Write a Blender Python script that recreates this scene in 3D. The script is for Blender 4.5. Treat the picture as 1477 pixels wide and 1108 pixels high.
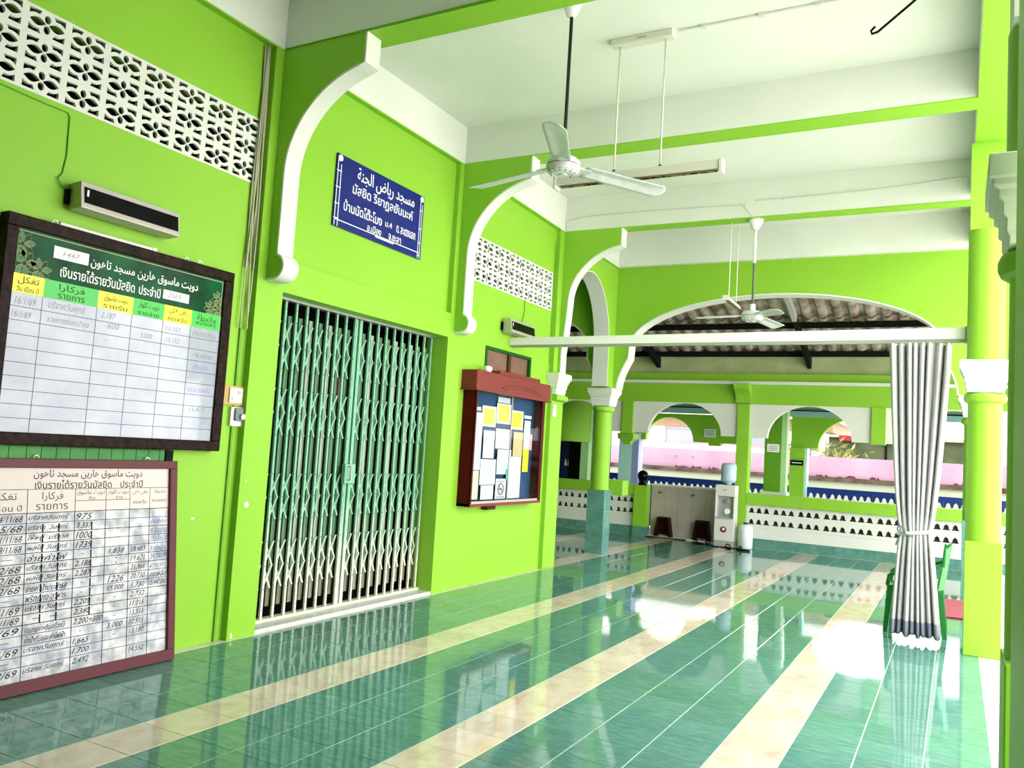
import bpy, bmesh, math, random
import unicodedata as U
from mathutils import Vector, Matrix
random.seed(7)
for _o in list(bpy.data.objects): bpy.data.objects.remove(_o)
SC = bpy.context.scene
COL = SC.collection
PI = math.pi

# ------------------------------------------------------------------ camera
def make_camera():
    yaw, pitch, roll, f = -0.500006, 0.0776393, 0.0612628, 1182.385
    fw = Vector((math.sin(yaw)*math.cos(pitch), math.cos(yaw)*math.cos(pitch), math.sin(pitch)))
    rt = Vector((math.cos(yaw), -math.sin(yaw), 0)); up = rt.cross(fw)
    r2 = math.cos(roll)*rt + math.sin(roll)*up; u2 = -math.sin(roll)*rt + math.cos(roll)*up
    cd = bpy.data.cameras.new('camera'); cd.sensor_width = 36; cd.sensor_fit = 'HORIZONTAL'
    cd.lens = f/1477*36; cd.clip_end = 300
    c = bpy.data.objects.new('camera', cd); COL.objects.link(c)
    m = Matrix((r2, u2, -fw)).transposed().to_4x4(); m.translation = (0, 0, 1.5)
    c.matrix_world = m; SC.camera = c
make_camera()

# ------------------------------------------------------------------ light, world, exposure
SKY = 3.2
w = bpy.data.worlds.new('overcast_sky'); w.use_nodes = True; SC.world = w
w.node_tree.nodes['Background'].inputs['Color'].default_value = (1.0, .985, .955, 1)
w.node_tree.nodes['Background'].inputs['Strength'].default_value = SKY
sd = bpy.data.lights.new('soft_sun', 'SUN'); sd.energy = .8; sd.angle = math.radians(30); sd.color = (1, .97, .9)
so = bpy.data.objects.new('soft_sun', sd); COL.objects.link(so)
so.rotation_euler = Vector((-0.25, -0.25, -1)).to_track_quat('-Z', 'Y').to_euler()
vs = SC.view_settings
SC.display_settings.display_device = 'sRGB'
vs.view_transform = 'Standard'; vs.look = 'None'; vs.gamma = 1; vs.use_curve_mapping = False
vs.exposure = 1.3

# ------------------------------------------------------------------ materials
def srgb(r, g, b):
    f = lambda c: (c/255/12.92) if c/255 <= .04045 else ((c/255+.055)/1.055)**2.4
    return (f(r), f(g), f(b), 1)
MATS = {}
def mat(name, col, rough=.6, metal=0, spec=.5, noise=None, bump=None, alpha=None, trans=0, emit=None, coat=0):
    """col linear rgba. noise=(col2, scale, contrast, detail); bump=(scale,strength,dist)"""
    if name in MATS: return MATS[name]
    if spec == .5: spec = .06 if max(col[:3]) < .12 and name not in ('black_gloss', 'navy_enamel') else .3
    m = bpy.data.materials.new(name); m.use_nodes = True; nt = m.node_tree; b = nt.nodes['Principled BSDF']
    b.inputs['Base Color'].default_value = col; b.inputs['Roughness'].default_value = rough
    b.inputs['Metallic'].default_value = metal; b.inputs['Specular IOR Level'].default_value = spec
    if coat: b.inputs['Coat Weight'].default_value = coat; b.inputs['Coat Roughness'].default_value = .03
    if trans: b.inputs['Transmission Weight'].default_value = trans
    if emit: b.inputs['Emission Color'].default_value = col; b.inputs['Emission Strength'].default_value = emit
    if noise or bump:
        g = nt.nodes.new('ShaderNodeNewGeometry')
    if noise:
        c2, sc, con, det = noise
        n = nt.nodes.new('ShaderNodeTexNoise'); n.inputs['Scale'].default_value = sc; n.inputs['Detail'].default_value = det
        nt.links.new(g.outputs['Position'], n.inputs['Vector'])
        r = nt.nodes.new('ShaderNodeValToRGB'); e = r.color_ramp.elements
        e[0].position = .5-.5*con; e[1].position = .5+.5*con; e[0].color = col; e[1].color = c2
        nt.links.new(n.outputs['Fac'], r.inputs['Fac']); nt.links.new(r.outputs['Color'], b.inputs['Base Color'])
    if bump:
        n = nt.nodes.new('ShaderNodeTexNoise'); n.inputs['Scale'].default_value = bump[0]; n.inputs['Detail'].default_value = 3
        nt.links.new(g.outputs['Position'], n.inputs['Vector'])
        bp = nt.nodes.new('ShaderNodeBump'); bp.inputs['Strength'].default_value = bump[1]; bp.inputs['Distance'].default_value = bump[2]
        nt.links.new(n.outputs['Fac'], bp.inputs['Height']); nt.links.new(bp.outputs['Normal'], b.inputs['Normal'])
    MATS[name] = m; return m
GREEN = mat('lime_green_paint', (.240, .500, .034, 1), .45, spec=.22, noise=((.265, .53, .044, 1), 1.3, .6, 4), bump=(35, .15, .004))
WHITE = mat('white_paint', (.74, .74, .71, 1), .7, spec=.25, noise=((.68, .69, .64, 1), 1.6, .5, 6), bump=(30, .15, .004))
CEILM = mat('limewashed_ceiling', (.76, .78, .73, 1), .85, spec=.15, noise=((.68, .71, .65, 1), 1.1, .45, 8), bump=(22, .2, .006))
GLOSSW = mat('white_gloss', (.80, .80, .78, 1), .35)
TEAL = mat('teal_marbled_tile', (.058, .245, .185, 1), .045, spec=.36)
CREAM = mat('cream_marbled_tile', (.70, .56, .40, 1), .05, spec=.36)
GROUT = mat('pale_grout', (.62, .70, .60, 1), .4)
GATE = mat('sea_green_gate_paint', (.20, .44, .30, 1), .45)
DARKGREEN = mat('dark_green_paint', (.012, .10, .012, 1), .5)
BROWN = mat('dark_brown_frame', (.002, .0012, .001, 1), .35, noise=((.028, .010, .006, 1), 28, .35, 8))
MAROON = mat('maroon_frame', (.105, .018, .026, 1), .4, spec=.2)
REDWOOD = mat('red_brown_cabinet', (.21, .036, .032, 1), .4, spec=.2, noise=((.17, .028, .026, 1), 6, .5, 4))
DKRED = mat('dark_maroon', (.07, .005, .005, 1), .4)
BLACK = mat('black', (.004, .004, .004, 1), .45)
BLACKGL = mat('black_gloss', (.002, .002, .002, 1), .12, spec=.12)
SILVER = mat('brushed_silver', (.50, .45, .43, 1), .35, metal=.4)
STEEL = mat('dull_steel', (.45, .45, .45, 1), .35, metal=.8)
NAVY = mat('navy_enamel', (.003, .008, .20, 1), .3, noise=((.004, .010, .14, 1), 5, .5, 3))
BLUE = mat('blue_tile', (.010, .032, .22, 1), .3)
DKBLUE = mat('dark_blue_paint', (.004, .008, .12, 1), .4)
SIGNW = mat('sign_white', (.85, .85, .85, 1), .5)
YELLOW = mat('yellow_print', (.85, .72, .03, 1), .3)
CELLG = mat('green_print', (.04, .50, .06, 1), .3)
HEAD = mat('dark_green_print', (.003, .012, .005, 1), .12, noise=((.004, .10, .035, 1), 3.2, .35, 3))
BOARDW = mat('whiteboard_gloss', (.36, .37, .48, 1), .04, spec=.45, noise=((.46, .47, .56, 1), 4, .35, 4))
SMUDGE = mat('smudged_whiteboard', (.70, .68, .70, 1), .3, spec=.2, noise=((.34, .35, .40, 1), 14, .30, 5))
INK = mat('black_ink', (.012, .012, .02, 1), .5)
INKB = mat('blue_ink', (.03, .09, .35, 1), .5)
INKG = mat('grey_pencil', (.20, .20, .24, 1), .5)
GOLDLINE = mat('pale_gold_line', (.55, .45, .25, 1), .4)
PAPER = mat('white_paper', (.68, .70, .74, 1), .6)
CREAMP = mat('cream_paper', (.66, .62, .48, 1), .6)
YELP = mat('yellow_paper', (.85, .68, .02, 1), .6)
PINKP = mat('pink_paper', (.80, .45, .55, 1), .6)
TEALP = mat('teal_paper', (.10, .45, .38, 1), .6)
TANP = mat('tan_paper', (.62, .48, .25, 1), .6)
CASEBLUE = mat('blue_felt', (.02, .065, .16, 1), .8)
MARBLE = mat('grey_marble', (.50, .52, .52, 1), .3, noise=((.62, .63, .62, 1), 30, .4, 4))
CEMENT = mat('pale_concrete', (.72, .71, .66, 1), .8, noise=((.62, .61, .56, 1), 2, .5, 6))
PINK = mat('pink_wall_paint', (.29, .150, .225, 1), .8, noise=((.33, .22, .28, 1), 1.3, .4, 5))
MOSS = mat('stained_brown', (.045, .018, .018, 1), .9, noise=((.10, .085, .06, 1), 6, .4, 6))
CREAMWALL = mat('cream_wall_paint', (.27, .29, .21, 1), .8)
WHITEWALL = mat('white_house_paint', (.55, .53, .52, 1), .8)
PEACH = mat('peach_paint', (.20, .135, .08, 1), .8)
WEATHER = mat('weathered_wall', (.028, .042, .018, 1), .9, noise=((.085, .10, .06, 1), 2.5, .5, 7))
LEAF = mat('yellow_green_leaf', (.26, .27, .07, 1), .5)
CYANP = mat('pale_cyan_paint_and_highlight', (.45, .75, .72, 1), .6)
LBLUE = mat('light_blue_paint', (.33, .58, .60, 1), .6)
LAV = mat('lavender_paint', (.30, .33, .65, 1), .6)
GREYTILE = mat('beige_grey_tile', (.38, .33, .29, 1), .25, noise=((.44, .39, .34, 1), 3, .4, 4))
ROOFM = mat('fibre_cement_roof', (.15, .09, .07, 1), .9, noise=((.55, .48, .43, 1), 3.5, .35, 7))
FASCIA = mat('stained_fascia', (.28, .34, .14, 1), .85, noise=((.50, .54, .32, 1), 2.2, .5, 6))
RAFT = mat('grey_rafter', (.45, .43, .40, 1), .5)
DARKSTEEL = mat('dark_purlin', (.008, .008, .008, 1), .6)
FABRIC = mat('silver_grey_curtain', (.56, .56, .575, 1), .36, spec=.4)
HEM = mat('lavender_grey_hem', (.22, .23, .30, 1), .6)
PLGREEN = mat('green_plastic', (.015, .22, .04, 1), .3)
REDMAT = mat('red_mat', (.20, .006, .022, 1), .9)
PINKMAT = mat('pink_mat_stripe', (.46, .17, .20, 1), .9)
FANW = mat('dusty_white_fan', (.50, .54, .52, 1), .3, noise=((.66, .68, .67, 1), 14, .5, 4))
WBOTTLE = mat('frosted_water_bottle', (.45, .55, .72, 1), .25)
JUG = mat('white_plastic', (.74, .80, .84, 1), .35)
COOLERW = mat('cooler_white', (.70, .69, .66, 1), .35)
COOLERG = mat('cooler_grey', (.38, .39, .40, 1), .35)
WOODB = mat('pale_wood_board', (.50, .36, .12, 1), .6)
IVORY = mat('ivory_switch', (.80, .74, .60, 1), .4)
GREYBOX = mat('grey_switch', (.16, .20, .22, 1), .4)
CABLE = mat('beige_cable', (.46, .44, .32, 1), .5)
CABLEG = mat('painted_green_cable', (.12, .34, .02, 1), .5)
WINBR = mat('dusty_brown_glass', (.17, .085, .065, 1), .3, noise=((.24, .14, .11, 1), 5, .5, 4))
TERRA = mat('dark_red_brown_plastic', (.022, .006, .004, 1), .5)
REDP = mat('red_print', (.20, .006, .018, 1), .5)
ORANGE = mat('orange_roof', (.13, .075, .04, 1), .8)
PLANKG = mat('old_green_planks', (.035, .20, .04, 1), .55, noise=((.07, .28, .07, 1), 5, .4, 6))
GLASS = mat('clear_glass', (.9, .95, .95, 1), .02, trans=1.0)
GLASS.node_tree.nodes['Principled BSDF'].inputs['IOR'].default_value = 1.08
LOUVRE = mat('milky_glass', (.20, .205, .245, 1), .3)

def tile_nodes(m, c1, c2, c3, vein):
    nt = m.node_tree; b = nt.nodes['Principled BSDF']
    g = nt.nodes.new('ShaderNodeNewGeometry'); oi = nt.nodes.new('ShaderNodeObjectInfo')
    sep = nt.nodes.new('ShaderNodeMapping'); sep.inputs['Scale'].default_value = (1, vein, 1)
    nt.links.new(g.outputs['Position'], sep.inputs['Vector'])
    n = nt.nodes.new('ShaderNodeTexNoise'); n.inputs['Scale'].default_value = 9; n.inputs['Detail'].default_value = 7; n.inputs['Roughness'].default_value = .62; n.inputs['Distortion'].default_value = .5
    nt.links.new(sep.outputs['Vector'], n.inputs['Vector'])
    r = nt.nodes.new('ShaderNodeValToRGB'); e = r.color_ramp.elements
    e[0].position = .30; e[1].position = .72; e[0].color = c1; e[1].color = c3
    q = e.new(.5); q.color = c2
    nt.links.new(n.outputs['Fac'], r.inputs['Fac'])
    h = nt.nodes.new('ShaderNodeHueSaturation')
    ma = nt.nodes.new('ShaderNodeMapRange'); ma.inputs['To Min'].default_value = .92; ma.inputs['To Max'].default_value = 1.08
    nt.links.new(oi.outputs['Random'], ma.inputs['Value']); nt.links.new(ma.outputs['Result'], h.inputs['Value'])
    nt.links.new(r.outputs['Color'], h.inputs['Color']); nt.links.new(h.outputs['Color'], b.inputs['Base Color'])
    n2 = nt.nodes.new('ShaderNodeTexNoise'); n2.inputs['Scale'].default_value = 2.6; n2.inputs['Detail'].default_value = 1
    nt.links.new(g.outputs['Position'], n2.inputs['Vector'])
    bp = nt.nodes.new('ShaderNodeBump'); bp.inputs['Strength'].default_value = .06; bp.inputs['Distance'].default_value = .008
    nt.links.new(n2.outputs['Fac'], bp.inputs['Height']); nt.links.new(bp.outputs['Normal'], b.inputs['Normal'])
tile_nodes(TEAL, (.074, .205, .168, 1), (.100, .250, .212, 1), (.150, .315, .272, 1), 3.5)
tile_nodes(CREAM, (.56, .44, .34, 1), (.66, .56, .46, 1), (.70, .64, .56, 1), .6)

def dusty(m, low, z0, z1):
    """dust and faded paint that has settled on the lowest part of the gate"""
    nt = m.node_tree; b = nt.nodes['Principled BSDF']
    g = nt.nodes.new('ShaderNodeNewGeometry'); s = nt.nodes.new('ShaderNodeSeparateXYZ'); nt.links.new(g.outputs['Position'], s.inputs[0])
    n = nt.nodes.new('ShaderNodeTexNoise'); n.inputs['Scale'].default_value = 7; nt.links.new(g.outputs['Position'], n.inputs['Vector'])
    a = nt.nodes.new('ShaderNodeMath'); a.operation = 'MULTIPLY_ADD'; a.inputs[1].default_value = .5
    nt.links.new(n.outputs['Fac'], a.inputs[0]); nt.links.new(s.outputs['Z'], a.inputs[2])
    mr = nt.nodes.new('ShaderNodeMapRange'); mr.inputs['From Min'].default_value = z0+.25; mr.inputs['From Max'].default_value = z1+.25
    nt.links.new(a.outputs[0], mr.inputs['Value'])
    mx = nt.nodes.new('ShaderNodeMix'); mx.data_type = 'RGBA'
    mx.inputs['A'].default_value = low; mx.inputs['B'].default_value = b.inputs['Base Color'].default_value
    nt.links.new(mr.outputs['Result'], mx.inputs['Factor']); nt.links.new(mx.outputs['Result'], b.inputs['Base Color'])
dusty(GATE, (.72, .72, .60, 1), .15, .95)
SLATG = mat('pale_green_slat', (.17, .34, .19, 1), .5, spec=.1); dusty(SLATG, (.34, .27, .21, 1), .1, .8)
SLATW = mat('faded_white_slat', (.50, .60, .46, 1), .5, spec=.1); dusty(SLATW, (.40, .33, .27, 1), .1, .8)

# ------------------------------------------------------------------ object helpers
WL = {}
def tag(o, label=None, cat=None, group=None, kind=None):
    if label: o['label'] = label
    if cat: o['category'] = cat
    if group: o['group'] = group
    if kind: o['kind'] = kind
    return o
def thing(name, loc, label=None, cat=None, group=None, kind=None):
    o = bpy.data.objects.new(name, None); o.empty_display_size = .1; COL.objects.link(o); o.location = loc
    WL[o.name] = Vector(loc)
    return tag(o, label, cat, group, kind)
def link_mesh(me, name, mt, parent=None, smooth=False):
    """recentre the mesh on its base, link it as one object, keep its place in the world"""
    xs = [v.co for v in me.vertices]
    if not xs: xs = [Vector()]
    c = Vector(((min(v.x for v in xs)+max(v.x for v in xs))/2, (min(v.y for v in xs)+max(v.y for v in xs))/2, min(v.z for v in xs)))
    me.transform(Matrix.Translation(-c))
    me.materials.clear()
    for m in (mt if isinstance(mt, (list, tuple)) else [mt]): me.materials.append(m)
    if smooth:
        for p in me.polygons: p.use_smooth = True
    o = bpy.data.objects.new(name, me); COL.objects.link(o)
    WL[o.name] = c.copy()
    if parent: o.parent = parent; o.location = c - WL[parent.name]
    else: o.location = c
    return o
def dup(o, delta=None, parent=None, name=None):
    """copy of one object at a world offset"""
    c = o.copy(); COL.objects.link(c)
    WL[c.name] = WL[o.name] + (Vector(delta) if delta is not None else Vector())
    p = parent if parent else o.parent
    c.parent = p
    c.location = WL[c.name] - (WL[p.name] if p else Vector())
    return c
class MB:
    def __init__(s): s.v = []; s.f = []; s.m = []; s.mi = 0
    def add(s, vs, fs):
        n = len(s.v); s.v += [tuple(v) for v in vs]; s.f += [tuple(i+n for i in f) for f in fs]; s.m += [s.mi]*len(fs); return s
    def box(s, x0, x1, y0, y1, z0, z1):
        if x0 > x1: x0, x1 = x1, x0
        if y0 > y1: y0, y1 = y1, y0
        if z0 > z1: z0, z1 = z1, z0
        return s.add([(x0,y0,z0),(x1,y0,z0),(x1,y1,z0),(x0,y1,z0),(x0,y0,z1),(x1,y0,z1),(x1,y1,z1),(x0,y1,z1)],
              [(0,3,2,1),(4,5,6,7),(0,1,5,4),(1,2,6,5),(2,3,7,6),(3,0,4,7)])
    def hexa(s, pts): return s.add(pts, [(0,3,2,1),(4,5,6,7),(0,1,5,4),(1,2,6,5),(2,3,7,6),(3,0,4,7)])
    def tube(s, path, r, n=8, cap=True):
        path = [Vector(p) for p in path]; rings = []
        t0 = (path[1]-path[0]).normalized(); a = Vector((0,0,1)) if abs(t0.z) < .9 else Vector((1,0,0))
        u = t0.cross(a).normalized(); base = len(s.v)
        for i, p in enumerate(path):
            t = (path[min(i+1, len(path)-1)]-path[max(i-1, 0)]).normalized()
            u = (u - t*u.dot(t)).normalized(); w_ = t.cross(u)
            rr = r[i] if isinstance(r, (list, tuple)) else r
            s.v += [tuple(p+(u*math.cos(2*PI*k/n)+w_*math.sin(2*PI*k/n))*rr) for k in range(n)]
        for i in range(len(path)-1):
            for k in range(n):
                a_, b_ = base+i*n+k, base+i*n+(k+1) % n
                s.f.append((a_, b_, b_+n, a_+n)); s.m.append(s.mi)
        if cap:
            s.f.append(tuple(base+k for k in reversed(range(n)))); s.m.append(s.mi)
            e = base+(len(path)-1)*n; s.f.append(tuple(e+k for k in range(n))); s.m.append(s.mi)
        return s
    def lathe(s, prof, cx, cy, n=24, sq=False, ax='z', cz=0):
        """prof [(r,h)]; sq: square rings"""
        base = len(s.v); m = 4 if sq else n
        for r, h in prof:
            for k in range(m):
                a = 2*PI*k/m + (PI/4 if sq else 0); rr = r*(math.sqrt(2) if sq else 1)
                c_, s_ = rr*math.cos(a), rr*math.sin(a)
                if ax == 'z': s.v.append((cx+c_, cy+s_, h))
                elif ax == 'x': s.v.append((h, cx+c_, cy+s_))
                else: s.v.append((cx+s_, h, cy+c_))
        for i in range(len(prof)-1):
            for k in range(m):
                a_, b_ = base+i*m+k, base+i*m+(k+1) % m
                s.f.append((a_, b_, b_+m, a_+m)); s.m.append(s.mi)
        s.f.append(tuple(base+k for k in reversed(range(m)))); s.m.append(s.mi)
        e = base+(len(prof)-1)*m; s.f.append(tuple(e+k for k in range(m))); s.m.append(s.mi)
        return s
    def strip(s, pts2d, plane, a0, a1, t):
        """band that follows a 2d curve (u,v) and spans a0..a1 across; t = thickness along the normal of the curve"""
        P = [Vector(p) for p in pts2d]; base = len(s.v)
        for i, p in enumerate(P):
            d = (P[min(i+1, len(P)-1)]-P[max(i-1, 0)]).normalized(); nn = Vector((-d.y, d.x))*t
            for q, a in ((p, a0), (p, a1), (p+nn, a1), (p+nn, a0)):
                s.v.append((q.x, a, q.y) if plane == 'Y' else (a, q.x, q.y))
        for i in range(len(P)-1):
            for k in range(4):
                a_, b_ = base+i*4+k, base+i*4+(k+1) % 4
                s.f.append((a_, b_, b_+4, a_+4)); s.m.append(s.mi)
        s.f += [tuple(base+k for k in range(4)), tuple(base+(len(P)-1)*4+k for k in reversed(range(4)))]; s.m += [s.mi]*2
        return s
    def mesh(s, name='m'):
        me = bpy.data.meshes.new(name); me.from_pydata(s.v, [], s.f)
        for p, i in zip(me.polygons, s.m): p.material_index = i
        bm = bmesh.new(); bm.from_mesh(me); bmesh.ops.recalc_face_normals(bm, faces=bm.faces); bm.to_mesh(me); bm.free()
        return me
    def build(s, name, mt, parent=None, smooth=False, bevel=0, auto=False):
        o = link_mesh(s.mesh(name), name, mt, parent, smooth)
        if auto:
            try:
                for p in o.data.polygons: p.use_smooth = True
                o.data.set_sharp_from_angle(angle=math.radians(35))
            except Exception: pass
        if bevel:
            b = o.modifiers.new('bevel', 'BEVEL'); b.width = bevel; b.segments = 2; b.limit_method = 'ANGLE'
        return o
def box(name, mt, dims, parent=None, bevel=0): return MB().box(*dims).build(name, mt, parent, bevel=bevel)

def plate(splines, thick, res=6):
    """flat 2d shape with holes (even-odd), thickness along z, as a mesh"""
    c = bpy.data.curves.new('p', 'CURVE'); c.dimensions = '2D'; c.fill_mode = 'BOTH'; c.extrude = thick/2
    for pts in splines:
        sp = c.splines.new('POLY'); sp.points.add(len(pts)-1)
        for i, p in enumerate(pts): sp.points[i].co = (p[0], p[1], 0, 1)
        sp.use_cyclic_u = True
    o = bpy.data.objects.new('p', c); COL.objects.link(o)
    dg = bpy.context.evaluated_depsgraph_get(); me = bpy.data.meshes.new_from_object(o.evaluated_get(dg))
    bpy.data.objects.remove(o); bpy.data.curves.remove(c)
    return me
MX = Matrix(((0,0,1,0),(1,0,0,0),(0,1,0,0),(0,0,0,1)))      # local (u,v,n) -> (y,z,x): faces +x, read along +y
MY = Matrix(((1,0,0,0),(0,0,-1,0),(0,1,0,0),(0,0,0,1)))     # local (u,v,n) -> (x,z,-y): faces -y
MXN = MX
def plate_on(name, mt, splines, thick, plane, at, parent=None):
    me = plate(splines, thick)
    me.transform(MX if plane == 'X' else MY)
    me.transform(Matrix.Translation((at, 0, 0) if plane == 'X' else (0, at, 0)))
    return link_mesh(me, name, mt, parent)

DUAL = set('بتثجحخسشصضطظعغفقكلمنهيئ'); RJ = set('اأإآدذرزوةىؤ')
def shape(s):
    out = []; L = list(s); n = len(L); i = 0
    while i < n:
        c = L[i]
        if c in DUAL or c in RJ:
            p = i > 0 and L[i-1] in DUAL
            if c == 'ل' and i+1 < n and L[i+1] == 'ا':
                out.append('\uFEFC' if p else '\uFEFB'); i += 2; continue
            q = i+1 < n and c in DUAL and (L[i+1] in DUAL or L[i+1] in RJ)
            form = {(0,0): 'ISOLATED', (0,1): 'INITIAL', (1,0): 'FINAL', (1,1): 'MEDIAL'}[(int(p), int(q))]
            out.append(U.lookup(U.name(c)+' '+form+' FORM'))
        else: out.append(c)
        i += 1
    return ''.join(reversed(out))
def text_mesh(s, u0, u1, v0, v1, bold=0, slant=0):
    """text scaled to fill the rectangle u0..u1, v0..v1 in local xy"""
    c = bpy.data.curves.new('t', 'FONT'); c.body = s; c.size = 1; c.fill_mode = 'BOTH'; c.resolution_u = 2; c.shear = slant; c.offset = bold
    o = bpy.data.objects.new('t', c); COL.objects.link(o)
    dg = bpy.context.evaluated_depsgraph_get(); me = bpy.data.meshes.new_from_object(o.evaluated_get(dg))
    bpy.data.objects.remove(o); bpy.data.curves.remove(c)
    if not me.vertices: return me
    xs = [v.co.x for v in me.vertices]; ys = [v.co.y for v in me.vertices]
    sx = (u1-u0)/max(1e-6, max(xs)-min(xs)); sy = (v1-v0)/max(1e-6, max(ys)-min(ys))
    me.transform(Matrix.Diagonal((sx, sy, 1, 1)) @ Matrix.Translation((-min(xs), -min(ys), 0)))
    me.transform(Matrix.Translation((u0, v0, 0)))
    return me
def join_meshes(ms):
    bm = bmesh.new()
    for m in ms: bm.from_mesh(m)
    me = bpy.data.meshes.new('j'); bm.to_mesh(me); bm.free()
    for m in ms: bpy.data.meshes.remove(m)
    return me
def lettering(items, mt, M, parent, name='lettering'):
    """items: (text,u0,u1,v0,v1[,bold[,slant]]) laid on a plane by matrix M"""
    if name == 'lettering':
        for it in items:
            me = text_mesh(*it); me.transform(M); tag(link_mesh(me, name, mt, parent), kind='stuff' if ' ' in it[0] and len(it[0]) > 9 else None)
        return
    me = join_meshes([text_mesh(*it) for it in items]); me.transform(M)
    return tag(link_mesh(me, name, mt, parent), kind='stuff')
def rect_lines(segs, wd, th, M, mt, parent, name):
    """thin flat bars: segs (u0,v0,u1,v1)"""
    b = MB()
    for u0, v0, u1, v1 in segs:
        if abs(u1-u0) > abs(v1-v0): b.box(u0, u1, v0-wd/2, v0+wd/2, 0, th)
        else: b.box(u0-wd/2, u0+wd/2, v0, v1, 0, th)
    me = b.mesh(); me.transform(M); o = link_mesh(me, name, mt, parent)
    if len(segs) > 1: o['kind'] = 'stuff'
    return o

def grid_wall(b, x0, x1, ys, zs, holes):
    """boxes filling y-range x z-range minus holes (y0,y1,z0,z1)"""
    Y = sorted({ys[0], ys[1], *[h[0] for h in holes], *[h[1] for h in holes]}); Z = sorted({zs[0], zs[1], *[h[2] for h in holes], *[h[3] for h in holes]})
    for i in range(len(Y)-1):
        run = None
        for j in range(len(Z)-1):
            cy, cz = (Y[i]+Y[i+1])/2, (Z[j]+Z[j+1])/2
            solid = not any(h[0] < cy < h[1] and h[2] < cz < h[3] for h in holes)
            if solid: run = [Z[j], Z[j+1]] if run is None else [run[0], Z[j+1]]
            if (not solid or j == len(Z)-2) and run: b.box(x0, x1, Y[i], Y[i+1], run[0], run[1]); run = None

# ================================================================== FLOOR
floor = box('floor', GROUT, (-9.2, .52, -6, 17.0, -.12, -.0022)); tag(floor, kind='structure')
T = .316; X0 = -3.603; Y0 = 5.13
def tile_mesh(seed):
    r = random.Random(seed); a, c_ = r.uniform(-1, 1)*.0016, r.uniform(-1, 1)*.0016
    hx, hy = T/2-.0028, T/2-.0016
    def z(x, y): return x*a+y*c_
    b = MB(); k = .0015
    b.add([(-hx,-hy,-.008),(hx,-hy,-.008),(hx,hy,-.008),(-hx,hy,-.008),(-hx,-hy,z(-hx,-hy)-k),(hx,-hy,z(hx,-hy)-k),(hx,hy,z(hx,hy)-k),(-hx,hy,z(-hx,hy)-k),
           (-hx+k,-hy+k,z(-hx,-hy)),(hx-k,-hy+k,z(hx,-hy)),(hx-k,hy-k,z(hx,hy)),(-hx+k,hy-k,z(-hx,hy))],
          [(0,1,5,4),(1,2,6,5),(2,3,7,6),(3,0,4,7),(4,5,9,8),(5,6,10,9),(6,7,11,10),(7,4,8,11),(8,9,10,11)])
    return b
TM = {}
for kind_, mm in (('t', TEAL), ('c', CREAM)):
    for i in range(8):
        me = tile_mesh(i).mesh('tile'); me.materials.append(mm); TM[(kind_, i)] = me
cam = SC.camera; cinv = cam.matrix_world.inverted()
cand = []
for i in range(-18, 13):
    for j in range(-36, 38):
        x, y = X0+T*(i+.5), Y0+T*(j+.5)
        if x > .52 or y > 15.0 or x < -9: continue
        if y < 9.6 and x < -4.72: continue
        if i == 12: cream = True
        else: cream = (i % 4 == 0)
        p = cinv @ Vector((x, y, 0)); dep = -p.z
        vis = dep > .5 and abs(p.x/dep) < .66 and abs(p.y/dep) < .50 and x > -4.85
        cand.append((-(1/dep**2 if vis else 0), x, y, cream, vis))
cand.sort()
rest = {True: MB(), False: MB()}; nsing = 0
for s_, x, y, cream, vis in cand:
    sd_ = random.randrange(8)
    if vis and nsing < 290:
        o = bpy.data.objects.new('tile', TM[('c' if cream else 't', sd_)]); COL.objects.link(o); o.parent = floor
        o.location = Vector((x, y, 0)) - WL[floor.name]; nsing += 1
    else:
        tb = tile_mesh(sd_); rest[cream].add([(vx+x, vy+y, vz) for vx, vy, vz in tb.v], tb.f)
for cream, mm in ((False, TEAL), (True, CREAM)):
    o = rest[cream].build('tile', mm, floor); tag(o, kind='stuff')
ground = box('ground', CEMENT, (-45, 60, -30, 70, -.4, -.13)); tag(ground, 'pale concrete yard around the hall', 'ground', kind='structure')
box('kerb', MARBLE, (.52, .60, -6, 17, -.13, -.01), floor)

# ================================================================== CEILING AND BEAMS
ceiling = thing('ceiling', (-4, 3, 4.82), kind='structure')
MB().box(-9.2, 1.3, -6, 11.9, 4.82, 4.96).build('slab', CEILM, ceiling)
def beam(y0, y1, z, x0=-4.57, x1=.10, name='beam'):
    MB().box(x0, x1, y0, y1, z+.012, 4.82).build(name, CEILM, ceiling)
    MB().box(x0, x1, y0-.001, y1+.001, z, z+.012).build('green_soffit', GREEN, ceiling)
beam(4.42, 4.665, 4.42); beam(7.05, 7.29, 4.42); beam(9.57, 9.77, 4.362); beam(1.78, 2.02, 4.42); beam(-.86, -.62, 4.42); beam(-3.5, -3.26, 4.42)
b = MB(); g = MB()
for ya, yb, za, zb in ((-6, 7.05, 4.42, 4.415), (7.05, 9.57, 4.415, 4.362), (9.57, 11.64, 4.362, 4.32)):
    b.hexa([(-4.83,ya,za+.012),(-4.57,ya,za+.012),(-4.57,yb,zb+.012),(-4.83,yb,zb+.012),(-4.83,ya,4.82),(-4.57,ya,4.82),(-4.57,yb,4.82),(-4.83,yb,4.82)])
    g.hexa([(-4.82,ya,za),(-4.571,ya,za),(-4.571,yb,zb),(-4.82,yb,zb),(-4.82,ya,za+.012),(-4.571,ya,za+.012),(-4.571,yb,zb+.012),(-4.82,yb,zb+.012)])
b.build('wall_beam', CEILM, ceiling); g.build('green_soffit', GREEN, ceiling)
MB().box(.10, .37, -6, 11.9, 4.432, 4.82).build('edge_beam', CEILM, ceiling)
MB().box(.099, .371, -6, 11.9, 4.42, 4.432).build('green_soffit', GREEN, ceiling)
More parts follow.
